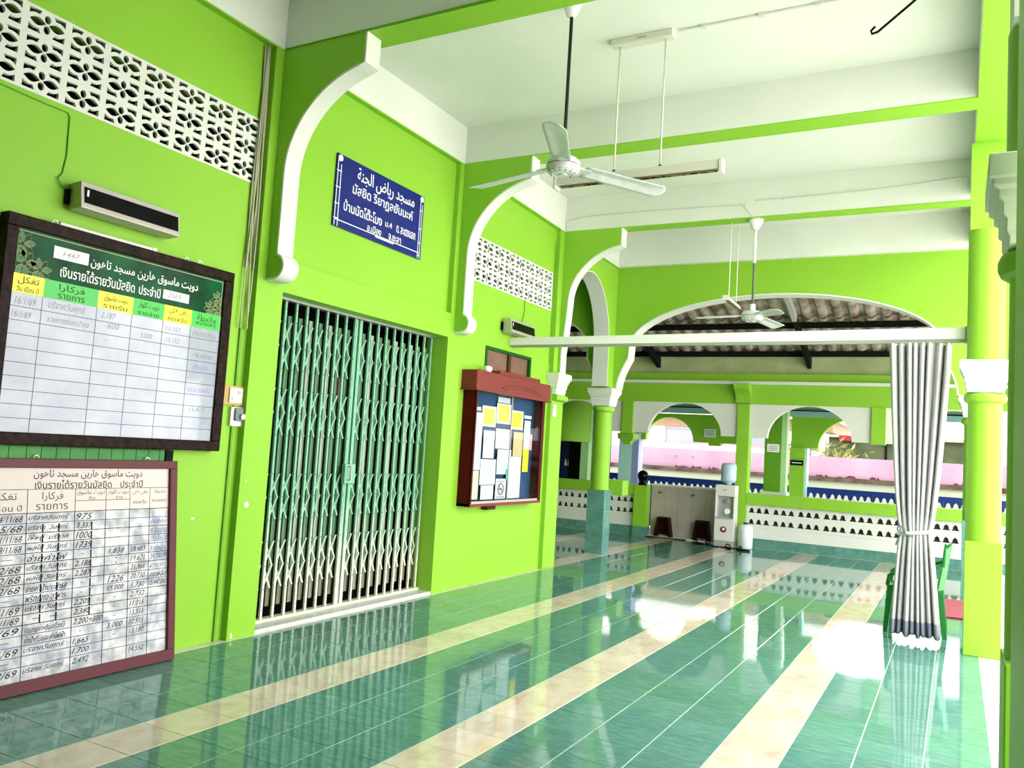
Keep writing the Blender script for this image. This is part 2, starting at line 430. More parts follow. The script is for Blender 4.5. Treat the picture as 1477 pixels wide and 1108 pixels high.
MB().box(-4.57, .10, 11.52, 11.60, 4.34, 4.82).build('back_beam', CEILM, ceiling)

# ================================================================== LEFT WALL
wall_left = thing('wall_left', (-4.7, 3, 0), kind='structure')
DR = (4.61, 6.95, 0, 2.585)
V1 = (2.272, 4.304, 3.338, 3.835); V2 = (7.352, 9.398, 3.288, 3.785); W1 = (7.81, 8.92, 2.2, 2.62)
b = MB()
grid_wall(b, -4.83, -4.63, (-6, 4.34), (0, 4.42), [V1])
grid_wall(b, -4.83, -4.57, (4.34, 7.20), (0, 2.835), [DR])
grid_wall(b, -4.83, -4.63, (4.64, 6.98), (2.835, 4.42), [])
grid_wall(b, -4.83, -4.63, (7.20, 9.45), (0, 4.42), [V2, W1])
b.build('plastered_wall', GREEN, wall_left)
for y0, y1, z0, z1 in ((4.34, 4.64, 2.835, 4.42), (6.98, 7.28, 2.835, 4.415), (9.45, 9.80, 0, 4.37)):
    MB().box(-4.83, -4.57, y0, y1, z0, z1).build('pilaster', GREEN, wall_left, bevel=.006)
# rooms behind the wall (dark, seen only through the gate and the vents)
b = MB(); b.box(-9.2, -9.0, -6, 17, -.12, 4.82); b.box(-9.0, -4.83, 9.62, 9.80, -.01, 4.82); b.box(-9.0, -4.83, -6, -5.8, 0, 4.82)
b.build('inner_wall', GREEN, wall_left)

def ell(c, a, b_, t0, t1, n, cz): return [(c+a*math.cos(math.radians(t0+(t1-t0)*i/n)), cz+b_*math.sin(math.radians(t0+(t1-t0)*i/n))) for i in range(n+1)]
# brackets: profile u from the wall face, z
def bracket(y, lobed, zt):
    curve = ell(.95, .86, .76, 180, 101, 22, 3.45)      # from (.09,3.45) up to (.79,4.19)
    sc_ = (zt-3.0)/(4.42-3.0)
    curve = [(u, 3.0+(z-3.0)*sc_ if z > 3 else z) for u, z in curve]
    if lobed:
        lobe = [(.0, 2.655), (.045, 2.655)] + [(.075+.085*math.cos(math.radians(a)), 2.74+.085*math.sin(math.radians(a))) for a in range(-90, 81, 17)]
        path = lobe + [(.09, 2.83)] + curve
    else:
        path = [(.0, 2.49), (.03, 2.50), (.03, 2.75), (.055, 3.0), (.075, 3.2)] + curve[2:]
    tipx = path[-1][0]
    path = path + [(tipx, zt)]
    P = [(-4.57+u, z) for u, z in path]
    outer = [(-4.575, zt)] + [(-4.575, path[0][1])] + P
    o = plate_on('arch_bracket', GREEN, [outer], .15, 'Y', y+.075, wall_left)
    MB().strip(P, 'Y', y-.004, y+.154, -.016).build('arch_edge', WHITE, o)
    return o
bracket(4.42, True, 4.42); bracket(7.05, True, 4.42); bracket(9.57, False, 4.362)

# vent blocks
def circ(cx, cy, rx, ry, n=10): return [(cx+rx*math.cos(2*PI*k/n), cy+ry*math.sin(2*PI*k/n)) for k in range(n)]
def lens(cx, cy, hw, hh, n=6):
    return [(cx-hw+2*hw*i/n, cy+hh*math.sin(PI*i/n)) for i in range(n+1)] + [(cx+hw-2*hw*i/n, cy-hh*math.sin(PI*i/n)) for i in range(1, n)]
def vent_block_mesh(w_, h):
    S = [[(-w_/2, -h/2), (w_/2, -h/2), (w_/2, h/2), (-w_/2, h/2)]]
    def sc(pts): return [(x*w_/2, y*h/2) for x, y in pts]
    S.append(sc(lens(-.44, 0, .38, .30))); S.append(sc(lens(.44, 0, .38, .30)))
    S.append(sc(circ(0, .37, .15, .30))); S.append(sc(circ(0, -.37, .15, .30)))
    for sx in (-1, 1):
        for sy in (-1, 1):
            S.append(sc([(sx*x, sy*y) for x, y in ((.84, .80), (.28, .80), (.33, .64), (.37, .50), (.56, .53), (.72, .45), (.84, .32))]))
    me = plate(S, .022); me.transform(MX); me.materials.clear(); me.materials.append(WHITE); return me
for V, nc in ((V1, 8), (V2, 8)):
    bw, bh = (V[1]-V[0])/nc, (V[3]-V[2])/3
    me = vent_block_mesh(bw, bh)
    for i in range(nc):
        for j in range(3):
            o = bpy.data.objects.new('vent_block', me); COL.objects.link(o); o.parent = wall_left
            wp = Vector((-4.638, V[0]+bw*(i+.5), V[2]+bh*(j+.5))); o.location = wp-WL[wall_left.name]
            WL[o.name] = wp

# side arch between the wall end and the corner column (plane x = -4.83..-4.60)
a0, a1 = 9.80, 11.36
ar = [(a0+.05, 2.5), (a0+.05, 3.05)] + ell(10.6, .755, .99, 180, 0, 28, 3.08)[1:] + [(a1, 2.5)]
plate_on('arch_wall', GREEN, [[(9.76, 2.5)] + ar + [(11.62, 2.5), (11.62, 4.36), (9.76, 4.36)]], .23, 'X', -4.715, wall_left)
MB().strip(ar, 'X', -4.835, -4.594, -.014).build('arch_edge', WHITE, wall_left)

# ================================================================== COLUMNS
CAPP = [(.142, 2.22), (.142, 2.245), (.150, 2.26), (.150, 2.30), (.160, 2.31), (.160, 2.35), (.173, 2.36), (.173, 2.385), (.188, 2.395), (.188, 2.415), (.200, 2.42), (.200, 2.49), (.19, 2.495)]
def column(cx, cy, base_m, label, base_h=.95, up_h=3.65, sqtop=True, tiles=False, top_m=None, cap=CAPP):
    t = thing('column', (cx, cy, 0), label, 'column', 'round green columns with white capitals')
    if tiles:
        MB().box(cx-.128, cx+.128, cy-.128, cy+.128, 0, base_h-.006).build('base', GROUT, t)
        for k in range(3):
            z0, z1 = k*base_h/3+.002, (k+1)*base_h/3-.002
            MB().box(cx-.136, cx+.136, cy-.138, cy-.128, z0, z1).build('tile', TEAL, t)
            MB().box(cx+.128, cx+.138, cy-.136, cy+.136, z0, z1).build('tile', TEAL, t)
            MB().box(cx-.138, cx-.128, cy-.136, cy+.136, z0, z1).build('tile', TEAL, t)
    else: MB().box(cx-.138, cx+.138, cy-.138, cy+.138, 0, base_h).build('base', base_m, t, bevel=.005)
    MB().lathe([(.134, base_h), (.132, 2.16)], cx, cy, 40).build('shaft', GREEN, t, auto=True)
    MB().lathe([(.134, 2.13), (.158, 2.145), (.166, 2.165), (.166, 2.19), (.158, 2.21), (.140, 2.218)], cx, cy, 40).build('ring', GREEN, t, auto=True)
    MB().lathe(cap, cx, cy, sq=True).build('capital', WHITE, t, bevel=.003)
    if up_h: MB().lathe([(.146, 2.49), (.146, up_h)], cx, cy, 40).build('upper_shaft', GREEN, t, auto=True)
    if sqtop: MB().box(cx-.136, cx+.136, cy-.136, cy+.136, up_h, 4.42).build('block', top_m or GREEN, t)
    return t
column(.208, 8.19, GREEN, 'round green column on a square green base beside the grey curtain')
column(.272, 3.035, GREEN, 'nearest green column, dark and cut off by the right edge of the picture', up_h=2.95, top_m=WHITE)
column(-4.765, 11.70, GREEN, 'green column on a teal tiled base, at the far left end of the wide back arch', up_h=0, sqtop=False, tiles=True)
column(.205, 11.75, GREEN, 'far green column half hidden behind the nearer one with the curtain', up_h=0, sqtop=False, tiles=True)
# capital on the wall end
MB().lathe([(r*.98, z) for r, z in CAPP], -4.66, 9.60, sq=True).build('capital', WHITE, wall_left, bevel=.003)
MB().lathe([(.134, 2.14), (.165, 2.15), (.165, 2.205), (.14, 2.218)], -4.66, 9.62, sq=True).build('ring', GREEN, wall_left, bevel=.003)

# ================================================================== BACK ARCH WALL (y = 11.6)
wall_back = thing('wall_back', (-2.2, 11.7, 2.5), kind='structure')
def back_arch(xc, half, name='arch_wall', x0=None, x1=None):
    L = [(xc-half-.02-.16, 2.49)]
    # concave flare up from the capital, kink, short upright, ellipse
    fl_ = [(xc-half-.18+.16*math.sin(math.radians(a)), 2.49+.46*(math.sin(math.radians(a*.98))**1.0)*a/90) for a in (0, 18, 36, 54, 72, 90)]
    fl_ = [(xc-half-.18+.165*(i/6)**1.7, 2.49+.46*(i/6)) for i in range(7)]
    path = fl_ + [(xc-half-.005, 3.13)] + ell(xc, half, .735, 180, 0, 44, 3.13)[1:] + [(xc+half+.005, 2.95)] + [(2*xc-x, z) for x, z in reversed(fl_[:-1])]
    outer = [(x0, 2.49)] + path + [(x1, 2.49), (x1, 4.336), (x0, 4.336)]
    o = plate_on(name, GREEN, [outer], .24, 'Y', 11.72, wall_back)
    MB().strip(path, 'Y', 11.592, 11.848, -.018).build('arch_edge', WHITE, o)
back_arch(-2.27, 2.10, x0=-4.88, x1=.09)
back_arch(-7.14, 2.10, x0=-9.0, x1=-4.88)
back_arch(2.60, 2.05, x0=.09, x1=4.9)
MB().box(-9, -4.6, 11.60, 11.84, 4.336, 4.82).box(-4.6, 4.9, 11.60, 11.84, 4.336, 4.82).build('upper_wall', GREEN, wall_back)

# ================================================================== FAR ARCADE (y = 15)
wall_far = thing('wall_far', (-3.4, 15.1, 0), kind='structure')
xL, xR = -9.0, 4.2
MB().box(xL, xR, 15.0, 15.22, 2.545, 2.9).build('beam', GREEN, wall_far)
MB().box(xL, xR, 14.93, 15.22, 2.9, 2.955).build('ledge', WHITE, wall_far)
MB().box(xL, xR, 15.04, 15.22, 2.955, 3.10).build('upper_beam', GREEN, wall_far)
MB().box(xL, xR, 15.14, 15.20, 3.10, 3.54).build('fascia', FASCIA, wall_far)
PX = [-7.81, -3.39, 1.03]; SX = [-5.60, -1.16, 3.24]
for x in PX: MB().box(x-.11, x+.11, 14.96, 15.20, 0, 2.545).build('pier', GREEN, wall_far, bevel=.005)
for x in SX: MB().box(x-.11, x+.11, 14.97, 15.20, 1.925, 2.545).build('hanging_block', GREEN, wall_far, bevel=.005)
for x in PX:
    prof = [(14.99, 2.55), (14.90, 2.56), (14.90, 2.63), (14.86, 2.70), (14.78, 2.76), (14.70, 2.80), (14.68, 2.895), (14.99, 2.895)]
    b = MB(); n = len(prof)
    b.add([(x-.13, y, z) for y, z in prof]+[(x+.13, y, z) for y, z in prof], [tuple(range(n)), tuple(range(2*n-1, n-1, -1))]+[(i, (i+1) % n, (i+1) % n+n, i+n) for i in range(n)])
    b.build('corbel', GREEN, wall_far)
allx = sorted(PX+SX)
for a_, b__ in zip([xL-.0+.0]+allx, allx+[xR]):
    u0, u1 = a_+.11, b__-.11
    if u1-u0 < 1.0: continue
    c_ = (u0+u1)/2; hw = .70
    out = [(u0, 1.95)] + [(c_-hw, 1.95)] + ell(c_, hw, .585, 180, 0, 28, 1.95)[1:-1] + [(c_+hw, 1.95), (u1, 1.95), (u1, 2.545), (u0, 2.545)]
    plate_on('spandrel', WHITE, [out], .12, 'Y', 15.08, wall_far)
# parapet with bell-shaped openings
def bell(cx, cy, s):
    pts = [(-.5, -.42), (.5, -.42), (.5, -.28), (.34, -.16), (.33, .12), (.25, .30), (.10, .42), (0, .54), (-.10, .42), (-.25, .30), (-.33, .12), (-.34, -.16), (-.5, -.28)]
    return [(cx+x*s, cy+y*s) for x, y in pts]
def bell_block(w_, h, rows, s, th, bm_):
    S = [[(-w_/2, -h/2), (w_/2, -h/2), (w_/2, h/2), (-w_/2, h/2)]]
    for r in rows:
        for k in (-1, 0, 1): S.append(bell(k*s*1.18, r, s))
    me = plate(S, th); me.transform(MY); me.materials.clear(); me.materials.append(bm_); return me
bb = bell_block(.3995, .40, (.095, -.105), .104, .06, WHITE)
def parapet(x0, x1):
    MB().box(x0, x1, 14.95, 15.17, .76, .955).build('rail', GREEN, wall_far, bevel=.006)
    MB().box(x0, x1, 15.02, 15.14, 0, .356).build('low_wall', WHITE, wall_far)
    n = round((x1-x0)/.40); st = (x1-x0)/n
    for k in range(n):
        o = bpy.data.objects.new('vent_block', bb); COL.objects.link(o); o.parent = wall_far
        wp = Vector((x0+st*(k+.5), 15.06, .558)); o.location = wp-WL[wall_far.name]; o.scale = (st/.40, 1, 1)
    MB().box(x0, x1, 15.10, 15.12, .356, .76).build('shade_backing', mat('dark_grey_shade', (.045, .05, .05, 1), .9), wall_far)  # dark sheet added in place of the shade behind the bell openings
    n = round((x1-x0)/.305); st = (x1-x0)/n
    for k in range(n):
        MB().box(x0+st*k+.0015, x0+st*(k+1)-.0015, 15.008, 15.02, 0, .168).build('skirting_tile', TEAL, wall_far)
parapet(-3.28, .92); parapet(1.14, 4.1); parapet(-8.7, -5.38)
# gate post and ball
gp = MB().box(-5.38, -5.12, 14.93, 15.15, .17, .945).build('post', GREEN, wall_far, bevel=.005)
MB().box(-5.385, -5.115, 14.925, 15.155, 0, .17).build('post_base', TEAL, wall_far)
o = MB().lathe([(.085, .946), (.085, .985), (.05, .99), (.045, 1.02), (.055, 1.03)]+[(.105*math.sin(math.radians(a)), 1.125-.105*math.cos(math.radians(a))) for a in range(30, 181, 15)], -5.25, 15.04, 20).build('ball_finial', BLACKGL, None, smooth=True)
tag(o, 'black glossy ball on a square foot, on top of the low green gate post', 'finial')
# bulky green block behind the corner column
MB().box(-4.98, -4.68, 12.45, 12.72, .845, 1.09).build('shelf_block', GREEN, wall_back, bevel=.005)
MB().box(-4.97, -4.90, 11.84, 12.46, .87, .94).build('shelf_arm', GREEN, wall_back)
# wash trough: tiled wall, taps, coping
trough = thing('wash_trough', (-4.46, 15.25, 0), 'grey tiled washing place with two taps behind the threshold, left of the water cooler', 'washing place')
MB().box(-5.12, -3.80, 15.21, 15.32, -.1, .95).build('back_panel', GROUT, trough)
for i in range(5):
    for j in range(3):
        x0, x1 = -5.12+i*.264+.002, -5.12+(i+1)*.264-.002; z0 = .0+j*.317
        MB().box(x0, x1, 15.20, 15.21, z0+.002, z0+.315).build('tile', GREYTILE, trough)
MB().box(-5.12, -3.80, 15.17, 15.34, .952, .985).build('coping', MARBLE, trough)
for x in (-4.90, -4.27):
    q = MB().tube([(x-.05, 15.20, .83), (x-.05, 15.13, .83), (x+.02, 15.10, .82), (x+.05, 15.09, .80)], .012, 8).build('tap', STEEL, trough, smooth=True)
    MB().box(x-.015, x+.05, 15.10, 15.125, .845, .86).build('tap_handle', STEEL, q)
MB().box(-5.12, -3.80, 15.04, 15.19, -.005, .02).build('threshold', WHITE, wall_far)
for x, lb in ((-4.82, 'dark red-brown plastic stool under the left tap of the wash place'), (-4.09, 'dark red-brown plastic stool under the right tap of the wash place')):
    t = thing('plastic_stool', (x, 15.10, .02), lb, 'stool')
    MB().hexa([(x-.12,14.99+.03,.34),(x+.12,15.02,.34),(x+.12,15.17,.34),(x-.12,15.17,.34),(x-.11,15.03,.38),(x+.11,15.03,.38),(x+.11,15.165,.38),(x-.11,15.165,.38)]).build('seat', TERRA, t)
    for sx in (-1, 1):
        MB().hexa([(x+sx*.14-.03,15.03,.02),(x+sx*.14+.03,15.03,.02),(x+sx*.14+.03,15.17,.02),(x+sx*.14-.03,15.17,.02),(x+sx*.10-.02,15.03,.345),(x+sx*.10+.02,15.03,.345),(x+sx*.10+.02,15.16,.345),(x+sx*.10-.02,15.16,.345)]).build('leg', TERRA, t)
    MB().box(x-.10, x+.10, 15.15, 15.165, .05, .34).build('apron', TERRA, t)

# ------------------------------------------------------------------ water cooler, bottle, jug
t = thing('water_cooler', (-3.565, 14.72, 0), 'white standing water cooler in front of the green pier', 'water cooler')
b = MB(); b.box(-3.75, -3.40, 14.62, 14.86, .10, .50).box(-3.75, -3.40, 14.72, 14.86, .50, .88).box(-3.75, -3.72, 14.62, 14.72, .50, .88).box(-3.43, -3.40, 14.62, 14.72, .50, .88).box(-3.75, -3.40, 14.62, 14.86, .88, 1.075)
b.build('body', COOLERW, t, bevel=.008)
MB().box(-3.745, -3.405, 14.63, 14.85, 0, .10).build('base', COOLERG, t)
MB().box(-3.72, -3.43, 14.60, 14.70, .485, .51).build('drip_tray', COOLERG, t)
MB().box(-3.70, -3.45, 14.71, 14.722, .50, .87).build('recess_panel', COOLERG, t)
MB().box(-3.60, -3.55, 14.66, 14.72, .76, .83).build('tap', STEEL, t)
MB().lathe([(.055, 14.618), (.055, 14.612)], -3.585, .30, 20, ax='y').build('round_sticker', REDP, t)
MB().box(-3.60, -3.56, 14.608, 14.613, .285, .33).build('sticker_mark', SIGNW, t)
MB().lathe([(.05, 14.62), (.045, 14.60)], -3.53, .62, 16, ax='y').build('cup', SIGNW, t)
MB().box(-3.62, -3.55, 14.614, 14.622, .98, 1.0).build('badge', COOLERG, t)
o = MB().lathe([(.04, 1.075), (.05, 1.10), (.125, 1.14), (.135, 1.18), (.13, 1.22), (.135, 1.26), (.13, 1.31), (.135, 1.36), (.13, 1.43), (.10, 1.46), (.03, 1.47)], -3.555, 14.74, 24).build('water_bottle', WBOTTLE, None, smooth=True)
tag(o, 'frosted blue-white bottle upside down on top of the water cooler', 'bottle')
t = thing('water_jug', (-3.22, 14.72, 0), 'white plastic drum with blue cap on the floor right of the cooler', 'jug')
MB().lathe([(.11, 0), (.125, .02), (.128, .34), (.12, .38), (.07, .415), (.035, .42)], -3.22, 14.72, 24).build('body', JUG, t, smooth=True)
MB().lathe([(.045, .42), (.045, .45), (.04, .452)], -3.22, 14.72, 16).build('cap', BLUE, t)
def slipper(x, y, a, mt, label, grp):
    t = thing('slipper', (x, y, .002), label, 'slipper', grp)
    b = MB(); n = 12; pts = [(.045*math.sin(2*PI*k/n)*(1-.2*math.cos(2*PI*k/n)), .13*math.cos(2*PI*k/n)) for k in range(n)]
    ca, sa = math.cos(a), math.sin(a); P = [(x+px*ca-py*sa, y+px*sa+py*ca) for px, py in pts]
    b.add([(px, py, .003) for px, py in P]+[(px, py, .028) for px, py in P], [tuple(reversed(range(n))), tuple(range(n, 2*n))]+[(i, (i+1) % n, (i+1) % n+n, i+n) for i in range(n)])
    b.build('sole', mt, t)
    arc = [(x+u*ca-(.05)*sa, y+u*sa+(.05)*ca, z) for u, z in ((-.04, .025), (-.03, .06), (0, .075), (.03, .06), (.04, .025))]
    MB().tube(arc, .012, 6).build('strap', mt, t)
slipper(-4.02, 14.62, 1.2, BLACK, 'black rubber slipper at the left end of the dark mat by the cooler', None)
slipper(-3.86, 14.66, .2, BLACK, 'black rubber slipper turned towards the cooler foot', None)
slipper(-3.42, 14.36, .5, BLACK, 'black rubber slipper in front of the cooler foot', None)
slipper(-3.16, 14.30, 1.3, BLACK, 'black rubber slipper on the right end of the dark mat, before the drum', None)
tag(box('floor_mat', BLACK, (-3.98, -3.12, 14.46, 14.53, .002, .012)), 'narrow black rubber mat on the tiles in front of the water cooler', 'mat')
tag(box('door_mat', mat('dark_red_mat', (.06, .02, .02, 1), .9), (-5.1, -4.35, 14.88, 15.0, .002, .016)), 'thin dark reddish doormat along the wash place threshold', 'mat')

# ================================================================== ROOF OVER THE BACK YARD
roof = thing('back_roof', (-2.2, 13.4, 3.5), 'brown corrugated fibre-cement lean-to roof seen from below through the back arch', 'roof')
def corr(y0, y1, z0, z1, name):
    b = MB(); pitch = .235; n = int((4.6+9.0)/pitch*8); V = []
    for i in range(n+1):
        x = -9.0+i*pitch/8; ph = (x/pitch) % 1
        h = .055*(.5+.5*math.tanh(2.2*math.sin(2*PI*ph)))
        V.append((x, h))
    m = len(V)
    vs_ = [(x, y0, z0+h) for x, h in V]+[(x, y1, z1+h) for x, h in V]
    b.add(vs_, [(i, i+1, i+1+m, i+m) for i in range(m-1)])
    o = b.build(name, ROOFM, roof); sm = o.modifiers.new('solid', 'SOLIDIFY'); sm.thickness = .01
    return o
def rz(y): return 3.50+.30*(15.1-y)
corr(15.35, 13.85, rz(15.35), rz(13.85), 'roof_sheet'); corr(14.0, 12.55, rz(14.0)+.03, rz(12.55)+.03, 'roof_sheet'); corr(12.7, 11.82, rz(12.7)+.06, rz(11.82)+.06, 'roof_sheet')
for y in (15.05, 13.95, 12.65): MB().box(-9, 4.5, y-.03, y+.03, rz(y)-.10, rz(y)-.005).build('purlin', DARKSTEEL, roof)
for x in (-7.85, -5.07, -2.31, .45, 3.2):
    b = MB(); b.hexa([(x-.035,11.84,rz(11.84)-.20),(x+.035,11.84,rz(11.84)-.20),(x+.035,13.5,rz(13.5)-.20),(x-.035,13.5,rz(13.5)-.20),(x-.035,11.84,rz(11.84)-.10),(x+.035,11.84,rz(11.84)-.10),(x+.035,13.5,rz(13.5)-.10),(x-.035,13.5,rz(13.5)-.10)])
    b.build('rafter', RAFT, roof)
    b = MB(); b.hexa([(x-.035,13.5,rz(13.5)-.20),(x+.035,13.5,rz(13.5)-.20),(x+.035,15.14,rz(15.14)-.28),(x-.035,15.14,rz(15.14)-.28),(x-.035,13.5,rz(13.5)-.10),(x+.035,13.5,rz(13.5)-.10),(x+.035,15.14,rz(15.14)-.10),(x-.035,15.14,rz(15.14)-.10)])
    b.build('rafter', DARKSTEEL, roof)

# ================================================================== SECOND ARCADE (y = 17.2) AND YARD
arc = thing('rear_arcade', (-3, 17.2, 0), 'second green arcade with blue parapet beyond the wash place', 'arcade')
out = [(-6.25, 1.86), (-5.99, 1.86)] + ell(-5.46, .53, .495, 180, 0, 24, 1.87)[1:-1] + [(-4.93, 1.86), (-4.60, 1.86), (-4.60, 1.80), (-4.36, 1.80), (-4.36, 1.86), (-4.03, 1.86), (-3.93, 2.05), (-3.9, 2.45), (-6.25, 2.45)]
plate_on('spandrel', GREEN, [out], .14, 'Y', 17.27, arc)
out = [(-2.93, 1.85), (-2.42, 1.85)] + ell(-1.62, .80, .62, 180, 0, 24, 1.87)[1:-1] + [(-.82, 1.85), (-.5, 1.85), (-.5, 2.49), (-2.93, 2.49)]
plate_on('spandrel', GREEN, [out], .14, 'Y', 17.27, arc)
MB().box(-2.93, -2.65, 17.10, 17.34, 0, 1.85).build('pillar', GREEN, arc)
MB().box(-2.65, -2.60, 17.10, 17.34, 0, 1.85).build('pillar_edge', CYANP, arc)  # blue-white highlight along the pillar's right edge, put into the colour
MB().box(-9, 4, 17.16, 17.36, 2.47, 2.62).build('beam', LBLUE, arc)
MB().box(-9, 4, 15.22, 17.5, 2.625, 2.70).build('ceiling_slab', mat('grey_green_soffit', (.10, .17, .07, 1), .8), arc)
MB().box(-9, 4, 17.0, 17.04, 2.575, 2.60).build('pipe', BLACK, arc)
MB().box(-3.19, -2.885, 15.92, 16.15, .98, 2.62).build('pillar', mat('olive_green_paint', (.10, .28, .01, 1), .5), arc)
MB().box(-2.885, -2.79, 15.92, 16.15, .98, 2.62).build('pillar_edge', mat('pale_green_paint_and_lit_side', (.38, .62, .30, 1), .6), arc)  # light falling on this side of the pillar, painted as a paler strip
MB().box(-3.24, -2.76, 15.86, 16.2, .0, .985).build('plinth', MARBLE, arc)
MB().box(-6.55, -6.25, 17.1, 17.4, 0, 2.5).build('pillar', CYANP, arc)
MB().box(-6.25, -6.10, 17.1, 17.4, 0, 2.0).build('pillar_edge', LAV, arc)
MB().lathe([(.07, 1.72), (.09, 1.78), (.17, 1.84), (.17, 1.95)], -6.02, 16.2, 16, sq=True).build('hanging_capital', GREEN, arc)
bb2 = bell_block(.398, .16, (-.012,), .105, .08, BLUE)
for k in range(26):
    x = -9+.4*k+.2
    if -6.6 < x < -6.2: pass
    o = bpy.data.objects.new('vent_block', bb2); COL.objects.link(o); o.parent = arc
    o.location = Vector((x, 17.25, .94))-WL[arc.name]
MB().box(-9, 1.4, 17.20, 17.30, 1.02, 1.09).box(-9, 1.4, 17.20, 17.30, 0, .86).build('parapet', BLUE, arc)
MB().box(-.85, -.55, 17.15, 17.2, .85, 1.12).build('red_panel', DKRED, arc)
for (x0, x1, z0, z1, y, m_, nm) in ((-4.69, -4.45, 1.98, 2.15, 17.19, SIGNW, 'notice'), (-2.915, -2.67, 1.50, 1.60, 17.09, BLACK, 'sign')):
    s_ = MB().box(x0, x1, y-.01, y, z0, z1).build(nm, m_, arc)
    n = 3 if m_ is SIGNW else 1
    for k in range(n):
        zz = z0+(z1-z0)*(k+1)/(n+1)
        MB().box(x0+.03, x1-.03, y-.013, y-.0101, zz-.008, zz+.008).build('text_line', INKG if m_ is SIGNW else SIGNW, s_)
s_ = MB().box(-3.14, -2.92, 15.905, 15.915, 1.72, 1.87).build('notice', SIGNW, arc)
for k in range(3): MB().box(-3.11, -2.95, 15.902, 15.9045, 1.75+.035*k, 1.762+.035*k).build('text_line', INKG, s_)
# left bay: blue back wall, green drum, white notice
lr = thing('wall_rear_left', (-7.5, 16.8, 0), kind='structure')
MB().box(-9, -6.7, 16.85, 17.0, 0, 2.8).build('blue_panel', DKBLUE, lr)
MB().box(-7.62, -7.15, 16.80, 16.86, 0, 1.95).build('doorway', BLACK, lr)
MB().lathe([(.42, 1.72), (.42, 2.8)], -7.35, 16.3, 24).build('green_drum', GREEN, lr, auto=True)
MB().box(-7.12, -6.94, 16.3, 16.5, 0, 2.75).build('green_post', mat('pale_green_paint_and_lit_side'  , (.38, .62, .30, 1), .6), lr)
MB().box(-6.93, -6.85, 16.5, 16.6, 0, 2.2).build('grey_post', COOLERG, lr)
MB().box(-8.05, -7.84, 16.7, 16.72, .98, 1.95).build('notice', SIGNW, lr)
b = MB()
for u in (-7.71, -7.63): b.box(u-.025, u+.025, 16.84, 16.849, 1.18, 1.27); b.lathe([(.02, 16.849), (.02, 16.84)], u, 1.30, 10, ax='y')
b.build('washroom_symbol', SIGNW, lr)
# outer wall, houses, shrub
ow = thing('boundary_wall', (-3, 20, 0), 'pink rendered boundary wall with a stained brown ledge above a cream base', 'wall')
MB().box(-14, 8, 20, 20.2, 1.28, 1.74).build('pink_top', PINK, ow)
MB().box(-14, 8, 19.93, 20.2, 1.18, 1.285).build('stained_ledge', MOSS, ow)
MB().box(-14, 8, 19.97, 20.2, -.13, 1.18).build('cream_base', CREAMWALL, ow)
for i, (x, w_) in enumerate(((-6.0, .35), (-5.6, .3), (-5.2, .25), (-2.7, .3), (-2.2, .45), (-1.6, .2), (.1, .3), (.5, .2))):
    random.seed(i); n = 9
    pts = [(x-w_/2, 1.283)]+[(x-w_/2+w_*k/n, 1.285+.06*random.random()*(1 if 0 < k < n else .2)) for k in range(n+1)]+[(x+w_/2, 1.283)]
    plate_on('stain', mat('flaking_stain', (.10, .025, .05, 1), .9), [pts], .004, 'Y', 19.998, ow)
for x in (-6.15, -5.72):
    MB().tube([(x, 20.0, 1.55), (x, 19.9, 1.55)], .015, 6).box(x-.05, x+.05, 19.88, 19.91, 1.56, 1.585).build('wall_hook', STEEL, ow)
hs = thing('white_house', (-6, 25.5, 0), 'white house with a long pink-framed window beyond the pink wall', 'house')
MB().box(-16, -3.2, 24.05, 28, -.13, 2.45).build('wall', WHITEWALL, hs)
MB().box(-16, -3.0, 24.0, 28, 2.45, 2.78).build('frieze', PEACH, hs)
MB().box(-16, -2.8, 23.8, 28, 2.78, 4.6).build('upper_wall', WHITEWALL, hs)
for x0, x1 in ((-7.75, -6.15), (-6.05, -4.6)):
    f_ = thing('window', ((x0+x1)/2, 24.02, 2.0)); f_.parent = hs; f_.location = Vector(((x0+x1)/2, 24.02, 2.0))-WL[hs.name]
    MB().box(x0, x1, 24.0, 24.05, 2.38, 2.42).box(x0, x1, 24.0, 24.05, 1.96, 2.0).box(x0, x0+.04, 24.0, 24.05, 1.96, 2.42).box(x1-.04, x1, 24.0, 24.05, 1.96, 2.42).build('window_frame', PINK, f_)
    MB().box(x0+.04, x1-.04, 24.02, 24.045, 2.0, 2.38).build('pane', LOUVRE, f_)
wh = thing('weathered_shed', (-1.8, 23, 0), 'mossy grey-green shed wall behind the right part of the pink wall', 'shed')
MB().box(-2.9, .15, 22.5, 25, -.13, 2.28).build('wall', WEATHER, wh)
MB().box(-2.95, .3, 22.35, 25, 2.28, 2.34).build('roof_edge', CREAMWALL, wh)
MB().box(-1.58, -1.53, 22.46, 22.5, 1.7, 2.28).build('downpipe', BLACK, wh)
MB().box(-2.64, -2.36, 22.3, 22.4, 2.2, 2.33).build('red_box', REDP, wh)
oh = thing('orange_house', (.9, 25.5, 0), 'house with an orange arched roof edge at the far right', 'house')
out = [(.36, 1.7)] + ell(1.0, .55, .55, 180, 0, 16, 1.7)[1:-1] + [(2.4, 1.7), (2.4, 2.35), (.36, 2.35)]
plate_on('arch_front', ORANGE, [out], .1, 'Y', 23.6, oh)
MB().box(.36, 3, 23.8, 27, -.13, 2.3).build('wall', WHITEWALL, oh)
sh = thing('shrub', (-2.9, 21.2, 0), 'yellow-green leafy shrub rising behind the pink wall', 'shrub')
random.seed(3); lb = MB(); st = MB()
